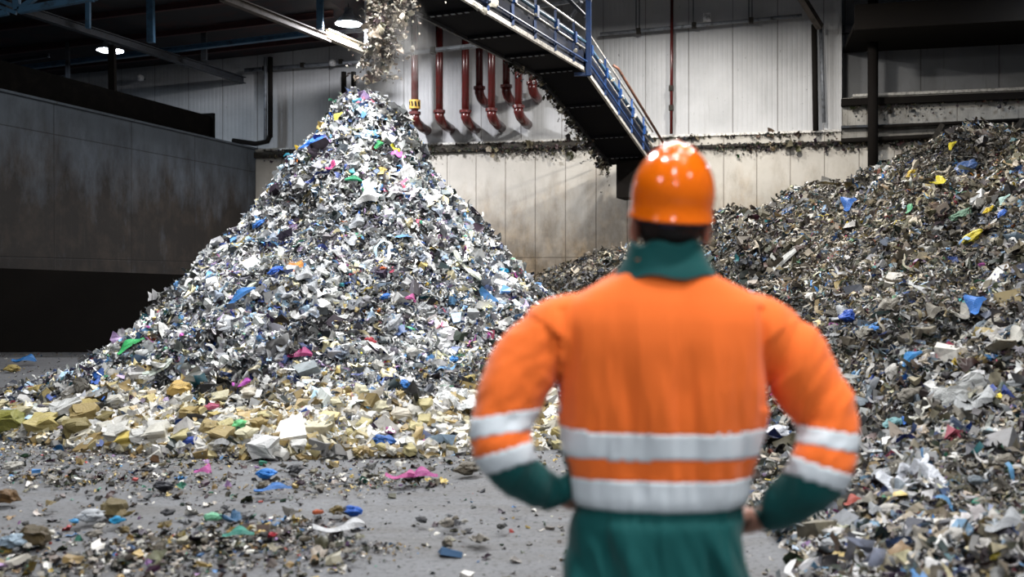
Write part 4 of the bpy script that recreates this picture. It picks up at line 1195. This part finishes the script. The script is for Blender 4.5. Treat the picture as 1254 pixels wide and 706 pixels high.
U = [
 # tall heap
 (386, 180, 'rag', 30, 12, 35, '#2f74d8', 'plastic_bag', 'bright blue plastic bag draped on the left shoulder of the tall heap below its peak', 'plastic bag'),
 (407, 208, 'strip', 16, 7, 60, '#c03a76', 'plastic_strip', 'magenta strip high on the left side of the tall heap', 'plastic strip'),
 (462, 183, 'strip', 16, 7, 40, '#35a05e', 'plastic_strip', 'small green strip in the middle of the tall heap top', 'plastic strip'),
 (482, 187, 'strip', 14, 6, -70, '#c9c22e', 'plastic_strip', 'small yellow-green strip right of centre on the tall heap top', 'plastic strip'),
 (417, 148, 'strip', 16, 7, 70, '#d9cf50', 'plastic_strip', 'yellow strip hanging just under the peak of the tall heap', 'plastic strip'),
 (494, 240, 'sheet', 28, 16, -10, '#e6dde2', 'plastic_sheet', 'crumpled white printed sheet on the upper right flank of the tall heap', 'plastic sheet'),
 (432, 224, 'strip', 22, 7, 5, '#2b9a6c', 'plastic_strip', 'teal-green strip across the upper middle of the tall heap', 'plastic strip'),
 (568, 331, 'strip', 50, 9, -63, '#d9dccb', 'plastic_strip', 'long cream-white strip lying steeply on the right flank of the tall heap', 'plastic strip'),
 (297, 370, 'strip', 44, 9, 52, '#1f6fb5', 'plastic_strip', 'long blue plastic strip on the left flank of the tall heap', 'plastic strip'),
 (303, 362, 'strip', 34, 5, 50, '#dfe6d0', 'plastic_strip', 'narrow pale strip lying beside the long blue one', 'plastic strip'),
 (341, 338, 'rag', 18, 12, 30, '#2560c8', 'plastic_scrap', 'crumpled royal blue scrap left of the orange one on the tall heap', 'plastic scrap'),
 (362, 333, 'strip', 20, 9, -60, '#d88a35', 'plastic_scrap', 'orange scrap near the middle of the tall heap', 'plastic scrap'),
 (320, 279, 'rag', 16, 9, 40, '#3a78d0', 'plastic_scrap', 'small blue scrap at the left outline of the tall heap', 'plastic scrap'),
 (163, 430, 'strip', 36, 12, 72, '#2fa85a', 'plastic_bag', 'bright green plastic bag hanging at the lower left edge of the tall heap', 'plastic bag'),
 (197, 458, 'strip', 38, 9, 42, '#cfd8cc', 'plastic_strip', 'pale grey-green strip near the lower left edge of the tall heap', 'plastic strip'),
 (180, 467, 'rag', 22, 12, 20, '#e8e8e6', 'plastic_scrap', 'white crumpled scrap beside the pale grey-green strip', 'plastic scrap'),
 (222, 486, 'block', 22, 12, -5, '#c2a15a', 'cardboard_piece', 'tan cardboard piece low on the left of the tall heap', 'cardboard'),
 (369, 441, 'strip', 30, 9, -8, '#b03f78', 'cloth_rag', 'dusky pink rag in the middle of the tall heap foot', 'rag'),
 (297, 477, 'strip', 22, 7, 15, '#b845b0', 'plastic_strip', 'magenta-purple scrap low on the tall heap', 'plastic strip'),
 (262, 507, 'rag', 20, 12, 10, '#a84a66', 'cloth_rag', 'dark pink rag low on the left of the tall heap', 'rag'),
 (293, 529, 'rag', 24, 18, 30, '#6fcf86', 'plastic_bag', 'light green translucent bag at the foot of the tall heap', 'plastic bag'),
 (325, 560, 'block', 31, 15, -4, '#dddddb', 'foam_block', 'large white foam block on the floor in front of the tall heap', 'foam block'),
 (251, 526, 'rag', 10, 8, 0, '#2c7fd0', 'bottle_cap', 'round bright blue cap at the foot of the tall heap', 'cap'),
 (236, 547, 'rag', 18, 10, 5, '#1b3f96', 'plastic_scrap', 'dark blue scrap on the floor edge of the tall heap', 'plastic scrap'),
 (332, 524, 'strip', 18, 7, 80, '#1f66b4', 'plastic_strip', 'upright blue strip at the foot of the tall heap', 'plastic strip'),
 (615, 338, 'rag', 14, 14, 60, '#37a8d8', 'plastic_scrap', 'cyan scrap on the right flank of the tall heap near the outline', 'plastic scrap'),
 (537, 420, 'sheet', 34, 20, -35, '#dcdcdc', 'plastic_film', 'white film sheet on the right half of the tall heap', 'plastic film'),
 (485, 438, 'sheet', 28, 18, -20, '#d2d2d4', 'plastic_film', 'greyish film sheet near the middle of the tall heap foot', 'plastic film'),
 (562, 497, 'sheet', 56, 30, -30, '#d8dad9', 'plastic_film', 'largest clear-white film sheet at the lower right of the tall heap', 'plastic film'),
 (497, 477, 'rag', 20, 10, -30, '#2f78c8', 'plastic_scrap', 'blue crumpled scrap above the pale foam at the tall heap foot', 'plastic scrap'),
 (556, 446, 'rag', 12, 12, 30, '#2b85d6', 'plastic_scrap', 'bright blue scrap right of the white film sheet on the tall heap', 'plastic scrap'),
 (470, 333, 'rag', 8, 6, 0, '#c05a20', 'plastic_scrap', 'small burnt-orange scrap at mid height of the tall heap', 'plastic scrap'),
 (452, 423, 'rag', 14, 9, 10, '#b0303c', 'cloth_rag', 'red rag low in the centre of the tall heap', 'rag'),
 (500, 372, 'strip', 14, 6, -10, '#b8488c', 'plastic_strip', 'pinkish strip on the right half of the tall heap', 'plastic strip'),
 (474, 369, 'rag', 13, 10, 20, '#2f72c4', 'plastic_scrap', 'blue scrap at mid height in the centre of the tall heap', 'plastic scrap'),
 (652, 262, 'rag', 1, 1, 0, '#2f72c4', None, '', ''),
 (470, 548, 'rag', 26, 12, -5, '#2b63ae', 'plastic_scrap', 'blue scrap wedged at the floor edge between cream foam pieces', 'plastic scrap'),
 (476, 538, 'strip', 14, 12, 70, '#b75c9c', 'plastic_scrap', 'pinkish-purple piece among the cream foam at the heap foot', 'plastic scrap'),
 (93, 482, 'rag', 36, 14, 8, '#cfcbc6', 'foam_block', 'long greyish foam lump at the left tail of the tall heap', 'foam lump'),
 (12, 516, 'rag', 30, 16, 15, '#a8b2ba', 'plastic_bag', 'grey-blue crumpled bag at the left picture edge among cream lumps', 'plastic bag'),
 (64, 516, 'rag', 22, 14, 0, '#2a2c33', 'rubber_lump', 'black rounded lump at the left tail of the tall heap', 'lump'),
 (14, 527, 'block', 32, 12, 3, '#7c7a34', 'foam_slab', 'olive-green slab at the left picture edge', 'foam slab'),
 (85, 530, 'rag', 20, 16, 10, '#a89aa8', 'plastic_bag', 'lilac-grey crumpled bag on the left tail of the tall heap', 'plastic bag'),
 (58, 531, 'block', 34, 13, 0, '#b3a468', 'foam_slab', 'flat tan slab lying at the front of the left tail', 'foam slab'),
 (156, 547, 'block', 18, 12, 10, '#d3bb5c', 'foam_block', 'mustard yellow foam piece on the floor before the left tail', 'foam piece'),
 # floor
 (327, 590, 'rag', 24, 9, -10, '#2f86e0', 'plastic_bag', 'bright blue bag lying flat on the floor before the white foam block', 'plastic bag'),
 (334, 611, 'strip', 46, 5, 10, '#2f6fb8', 'plastic_strip', 'long blue strip on the concrete floor below the bright blue bag', 'plastic strip'),
 (490, 597, 'strip', 34, 7, -4, '#b8488a', 'cloth_rag', 'pink rag on the floor, the left one of two', 'rag'),
 (517, 595, 'strip', 38, 7, 5, '#a83c84', 'cloth_rag', 'purplish pink rag on the floor, the right one of two', 'rag'),
 (432, 637, 'rag', 24, 9, -10, '#1e5fc0', 'plastic_bag', 'cobalt blue bag on the floor in the foreground debris', 'plastic bag'),
 (332, 665, 'rag', 14, 10, 0, '#b52c3c', 'cloth_rag', 'small red rag on the foreground floor', 'rag'),
 (292, 669, 'strip', 38, 6, 6, '#2c8a78', 'plastic_strip', 'teal strip on the foreground floor', 'plastic strip'),
 (262, 644, 'rag', 22, 9, 0, '#7fc8a0', 'plastic_scrap', 'mint green scrap on the foreground floor', 'plastic scrap'),
 (283, 651, 'strip', 26, 10, 25, '#2a5f86', 'plastic_scrap', 'steel blue crumpled scrap on the foreground floor', 'plastic scrap'),
 (143, 648, 'rag', 18, 12, 10, '#2fa4da', 'plastic_bag', 'sky blue scrap among the foreground debris on the left', 'plastic scrap'),
 (91, 648, 'rag', 12, 10, 0, '#4a9fd8', 'plastic_bag', 'smaller light blue scrap beside a white lump, foreground left', 'plastic scrap'),
 (113, 643, 'rag', 30, 13, 15, '#b6bbc0', 'plastic_bag', 'pale grey bag lump in the foreground debris on the left', 'plastic bag'),
 (140, 636, 'block', 24, 11, 0, '#6f6340', 'foam_slab', 'dark tan slab lying behind the sky blue scrap', 'foam slab'),
 (30, 448, 'strip', 26, 6, 3, '#2c6fb0', 'plastic_strip', 'blue strip on the dim far floor in front of the black push plate', 'plastic strip'),
 (415, 664, 'strip', 62, 9, 3, '#c8cacc', 'plastic_film', 'long whitish film roll on the foreground floor', 'plastic film'),
 (8, 620, 'block', 20, 13, 0, '#6a4f2c', 'foam_block', 'brown lump at the left picture edge on the open floor', 'lump'),
 (200, 605, 'rag', 24, 7, -3, '#2c2e36', 'cloth_rag', 'black rag alone on the open floor behind the foreground debris', 'rag'),
 (249, 589, 'strip', 20, 6, -5, '#b04a90', 'cloth_rag', 'small pink rag at the end of the dark debris row on the floor', 'rag'),
 (18, 675, 'rag', 36, 18, 10, '#9fb4c4', 'plastic_bag', 'large blue-grey bag in the bottom left debris', 'plastic bag'),
 (42, 672, 'block', 30, 16, 0, '#4c3f22', 'foam_block', 'dark brown lump in the bottom left debris', 'lump'),
 (390, 637, 'rag', 14, 8, 10, '#b85a34', 'cloth_rag', 'rust orange rag left of the cobalt blue bag', 'rag'),
 # broad heap
 (962, 325, 'strip', 78, 6, 46, '#cfcfca', 'plastic_strip', 'long pale straight strip slanting across the broad heap beside the shoulder', 'plastic strip'),
 (1041, 397, 'rag', 28, 14, 35, '#1f4fae', 'plastic_bag', 'deep blue crumpled bag at mid height of the broad heap', 'plastic bag'),
 (1071, 409, 'rag', 13, 12, 0, '#3f86d8', 'plastic_scrap', 'bright blue scrap right of the deep blue crumpled bag', 'plastic scrap'),
 (1177, 381, 'strip', 42, 7, 66, '#28a0a4', 'plastic_strip', 'turquoise strip standing steeply on the broad heap', 'plastic strip'),
 (1203, 384, 'strip', 28, 9, 55, '#2b74c8', 'plastic_strip', 'blue scrap right of the turquoise strip', 'plastic strip'),
 (1138, 509, 'sheet', 34, 30, 10, '#e4e2d6', 'plastic_film', 'off-white square sheet low on the broad heap', 'plastic sheet'),
 (1180, 487, 'sheet', 62, 22, 15, '#aeb0ae', 'plastic_film', 'clear grey film sheet right above the off-white square sheet', 'plastic film'),
 (1198, 505, 'strip', 40, 14, -50, '#bdc0c0', 'plastic_film', 'grey film tail hanging below the clear film sheet', 'plastic film'),
 (953, 541, 'rag', 32, 28, 0, '#d8dce4', 'plastic_bag', 'white and bluish bag in the gap beside the right elbow', 'plastic bag'),
 (958, 551, 'rag', 16, 14, -60, '#5fa0de', 'plastic_bag', 'light blue fold against the white bag beside the right elbow', 'plastic scrap'),
 (1120, 446, 'strip', 30, 6, 42, '#2f86c8', 'plastic_strip', 'blue strip above the off-white square sheet on the broad heap', 'plastic strip'),
 (1176, 540, 'rag', 15, 12, 10, '#c24a90', 'cloth_rag', 'hot pink rag low on the broad heap', 'rag'),
 (1120, 596, 'sheet', 62, 24, 8, '#dfe3ea', 'plastic_film', 'wide white film sheet near the bottom of the broad heap', 'plastic film'),
 (1073, 567, 'sheet', 24, 24, 40, '#e0e6ea', 'plastic_film', 'small white film piece between the sleeve and the wide white film sheet', 'plastic film'),
 (1186, 211, 'rag', 30, 16, 40, '#3c5684', 'plastic_bag', 'slate blue bag on the crest of the broad heap', 'plastic bag'),
 (1167, 183, 'strip', 16, 6, 65, '#c9b72c', 'plastic_strip', 'yellow strip at the very crest of the broad heap', 'plastic strip'),
 (1151, 231, 'strip', 18, 7, 60, '#d8c838', 'plastic_strip', 'bright yellow strip left of the slate blue bag', 'plastic strip'),
 (1120, 217, 'rag', 15, 12, 0, '#c9a83c', 'foam_block', 'mustard lump on the skyline of the broad heap left of its crest', 'lump'),
 (1215, 262, 'rag', 14, 9, 0, '#e0c030', 'plastic_scrap', 'vivid yellow scrap high on the broad heap', 'plastic scrap'),
 (1232, 266, 'rag', 14, 9, 10, '#3a68c0', 'plastic_scrap', 'blue scrap right of the vivid yellow one', 'plastic scrap'),
 (1195, 298, 'rag', 24, 9, 0, '#c8b83a', 'plastic_scrap', 'dull yellow scrap high on the broad heap below the vivid one', 'plastic scrap'),
 (1045, 257, 'strip', 22, 9, 45, '#3a6ab4', 'plastic_strip', 'blue strip near the skyline of the broad heap left part', 'plastic strip'),
 (1115, 262, 'strip', 20, 7, 80, '#62a87c', 'plastic_strip', 'green strip on the upper broad heap', 'plastic strip'),
 (1180, 268, 'rag', 30, 10, 0, '#6f8f78', 'plastic_bag', 'grey-green crumpled bag on the upper broad heap', 'plastic bag'),
 (1236, 250, 'strip', 18, 10, 80, '#a8c8c0', 'plastic_scrap', 'pale mint scrap at the right edge of the broad heap top', 'plastic scrap'),
 (996, 368, 'rag', 16, 10, 10, '#e2dfd6', 'foam_block', 'white lump on the broad heap over the shoulder', 'lump'),
 (1098, 527, 'rag', 26, 14, 10, '#7fb0b4', 'plastic_bag', 'pale turquoise bag left of the off-white square sheet', 'plastic bag'),
 (1118, 523, 'strip', 14, 10, 80, '#2f70cc', 'plastic_scrap', 'blue scrap between the turquoise bag and the off-white sheet', 'plastic scrap'),
 (1220, 655, 'rag', 26, 22, 60, '#b6c0c8', 'plastic_bag', 'pale bluish bag in the bottom right of the broad heap', 'plastic bag'),
 (1197, 625, 'rag', 14, 12, 0, '#4cae92', 'plastic_scrap', 'sea green scrap in the bottom right of the broad heap', 'plastic scrap'),
 (1036, 651, 'sheet', 26, 14, 10, '#cfcfb4', 'plastic_film', 'cream film piece low on the broad heap below the cuff', 'plastic film'),
 (1227, 694, 'rag', 14, 9, 0, '#c8b840', 'plastic_scrap', 'small yellow scrap at the bottom right edge', 'plastic scrap'),
 (1155, 625, 'rag', 22, 16, 30, '#55502e', 'foam_block', 'olive lump low on the broad heap right of the wide film', 'lump'),
 (1240, 425, 'strip', 34, 10, 25, '#c9c6bc', 'plastic_strip', 'pale strip at the right picture edge of the broad heap', 'plastic strip'),
 (1047, 628, 'strip', 24, 5, 0, '#b5584c', 'plastic_strip', 'brick red strip low on the broad heap below the sleeve', 'plastic strip'),
]
for u_ in U:
    px, py, sh, lpx, wpx, ang, col, nm, lab, cat = u_
    if nm: put(px, py, sh, lpx, wpx, ang, col, nm, lab, cat, dim=.85)

SNAME = {'block': 'block', 'rag': 'crumpled lump', 'sheet': 'flat film scrap', 'strip': 'curled strip'}
CNAME = {'#e4dcb8': 'cream', '#d8cb92': 'pale yellow', '#eae6d8': 'ivory', '#cdb86e': 'yellow-tan', '#dcdad2': 'light grey', '#efeee8': 'white', '#b8a26a': 'ochre', '#e6dcc8': 'beige', '#b0985c': 'mustard brown',
 '#cfc49c': 'pale tan', '#a8925a': 'ochre tan', '#d9d4c6': 'pale grey', '#8d7f4c': 'olive brown', '#c9c9c6': 'light grey', '#b5a05c': 'mustard', '#5f5a50': 'dark grey', '#e0dccf': 'off-white',
 '#2f2e2c': 'black', '#4c473e': 'dark brown', '#9b958a': 'warm grey', '#c6c2b8': 'pale grey', '#6a6252': 'dull brown', '#7a6838': 'brown', '#3a3b40': 'blackish', '#8d8f92': 'cool grey',
 '#cbc6ba': 'pale beige-grey', '#dedad2': 'off-white', '#a9a497': 'warm grey', '#8f897c': 'brown-grey', '#5b564c': 'dark grey', '#b4b8bc': 'cool grey', '#7d8a94': 'blue-grey',
 '#e6e6e4': 'white', '#d0d2d4': 'pale grey', '#bfc3c8': 'silvery', '#f0efec': 'bright white', '#8a8d92': 'mid grey', '#aab6c8': 'pale blue'}
def many(n, pick, shapes, cols, sz, name, label, cat, group, seed, zones, rough=.5):
    rr = random.Random(seed); i = 0; tries = 0
    while i < n and tries < n * 40:
        tries += 1
        px, py = pick(rr)
        if px is None: continue
        s = rr.uniform(*sz) * (1 + .5 * (rr.random() < .15))
        sh = rr.choice(shapes); w2 = s * rr.uniform(.5, .8); an = rr.uniform(-70, 70); c = rr.choice(cols)
        zone = next(z for lim, z in zones if px < lim)
        lab = '%s %s %s, %s' % (CNAME[c], SNAME[sh], label, zone)
        put(px, py, sh, s, w2, an, c, name, lab, cat, group, rough=rough, dim=.66); i += 1
CREAM = ['#e4dcb8', '#d8cb92', '#eae6d8', '#cdb86e', '#dcdad2', '#efeee8', '#b8a26a', '#e6dcc8', '#b0985c']
def foot(rr):
    px = rr.uniform(130, 700); lo = np.interp(px, [130, 300, 450, 600, 700], [545, 562, 566, 566, 560]); 
    return px, lo - abs(rr.gauss(0, 1)) * np.interp(px, [130, 400, 560, 700], [26, 34, 52, 40]) - 4
many(115, foot, ['block', 'block', 'rag'], CREAM, (9, 19), 'foam_chunk', 'in the tall heap foot', 'foam chunk', 'foam chunks along the front foot of the tall heap', 1, [(250, 'near the left tail'), (400, 'by the white foam block'), (540, 'below the heap peak'), (9999, 'beside the left sleeve')])
def tail(rr):
    px = rr.uniform(-5, 150); return px, np.interp(px, [0, 60, 150], [510, 512, 510]) + rr.gauss(0, 15)
many(55, tail, ['block', 'rag', 'block'], ['#cfc49c', '#a8925a', '#d9d4c6', '#8d7f4c', '#c9c9c6', '#b5a05c', '#5f5a50', '#e0dccf'], (10, 22), 'foam_chunk', 'in the left tail', 'foam lump', 'lumps in the left tail of the tall heap', 2, [(50, 'at the picture edge'), (100, 'by the tan slab'), (9999, 'where it meets the tall heap')])
def fore(rr):
    px = rr.uniform(0, 640); return px, rr.choice([588, 650, 655, 668, 680, 640]) + rr.gauss(0, 9)
many(60, fore, ['rag', 'sheet', 'strip', 'rag'], ['#2f2e2c', '#4c473e', '#9b958a', '#c6c2b8', '#6a6252', '#7a6838', '#3a3b40', '#8d8f92'], (9, 22), 'floor_scrap', 'on the front floor', 'scrap', 'dull scraps on the foreground floor', 3, [(160, 'around the sky blue scrap'), (330, 'around the teal strip'), (480, 'near the cobalt blue bag'), (9999, 'towards the left elbow')])
def brd(rr):
    px = rr.uniform(1000, 1250); py = rr.uniform(380, 700)
    return (px, py) if px > 1060 or py < 430 or py > 640 else (None, None)
many(60, brd, ['sheet', 'rag', 'strip'], ['#cbc6ba', '#dedad2', '#a9a497', '#8f897c', '#5b564c', '#b4b8bc', '#7d8a94'], (13, 28), 'film_scrap', 'on the broad heap face', 'film scrap', 'greyish film scraps on the near face of the broad heap', 4, [(1100, 'beside the right sleeve'), (1180, 'around the off-white sheet'), (9999, 'at the picture edge')])
def tall(rr):
    py = rr.uniform(230, 470); w_ = np.interp(py, [200, 470], [70, 270]); return 435 + rr.uniform(-1, 1) * w_ * .85, py
many(60, tall, ['sheet', 'rag', 'strip', 'strip'], ['#e6e6e4', '#d0d2d4', '#bfc3c8', '#f0efec', '#8a8d92', '#aab6c8'], (9, 19), 'film_scrap', 'on the tall heap slope', 'film scrap', 'whitish film scraps on the upper slopes of the tall heap', 5, [(330, 'left flank by the long blue strip'), (430, 'left of the heap centre'), (530, 'right of the heap centre'), (9999, 'right flank by the cream strip')])

# ------------------------------------------------------------------ high-bay lamps
LAMP_LABEL = ['lit high-bay lamp glowing above the peak of the tall waste heap', 'lit high-bay lamp hanging beyond the grimy left partition wall']
def lamp(i, x, y, z, watts, col):
    lab = LAMP_LABEL[i] if i < 2 else 'high-bay lamp hanging ' + ['over the front of the tall heap', 'between the two heaps', 'over the back of the broad heap', 'above the conveyor bend by the wall', 'over the middle of the broad heap', 'just behind the worker', 'far behind the worker', 'over the open floor at the left', 'over the near edge of the broad heap', 'over the floor before the worker', 'over the recess on the right', 'behind the worker at the left side aisle', 'behind the worker at the right side aisle', 'by the hall entrance far behind the worker'][i - 2]
    root = empty('high_bay_lamp', (x, y, z), lab, 'ceiling lamp', None if i < 2 else 'high-bay lamps out of the picture')
    mb = MB(); mb.lathe((x, y, z), [(.06, .42), (.10, .40), (.12, .26), (.22, .16), (.36, .01), (.34, .0), (.2, .13), (.08, .2)], 24)
    mb.build('lamp_shade', M['steel_grey'], root, smooth=True)
    mb = MB(); mb.lathe((x, y, z), [(.001, -.012), (.30, -.010), (.335, .0), (.30, .02), (.001, .03)], 20)
    mb.build('bulb', M['bulb'], root, smooth=True)
    mb = MB(); mb.tube([(x, y, z + .4), (x, y, z + .52)], .02, 6)
    mb.build('hanging_rod', M['steel_dark'], root)
    ld = bpy.data.lights.new('lamp_light', 'AREA'); ld.shape = 'DISK'; ld.size = .5; ld.energy = watts; ld.color = col
    lo = bpy.data.objects.new('lamp_light', ld); C.objects.link(lo); lo.location = (x, y, z - .03)
    lo.parent = root; lo.matrix_parent_inverse = Matrix.Translation(-Vector((x, y, z)))
for i, (x, y, z, wt, c) in enumerate(LAMPS): lamp(i, x, y, z, wt, c)
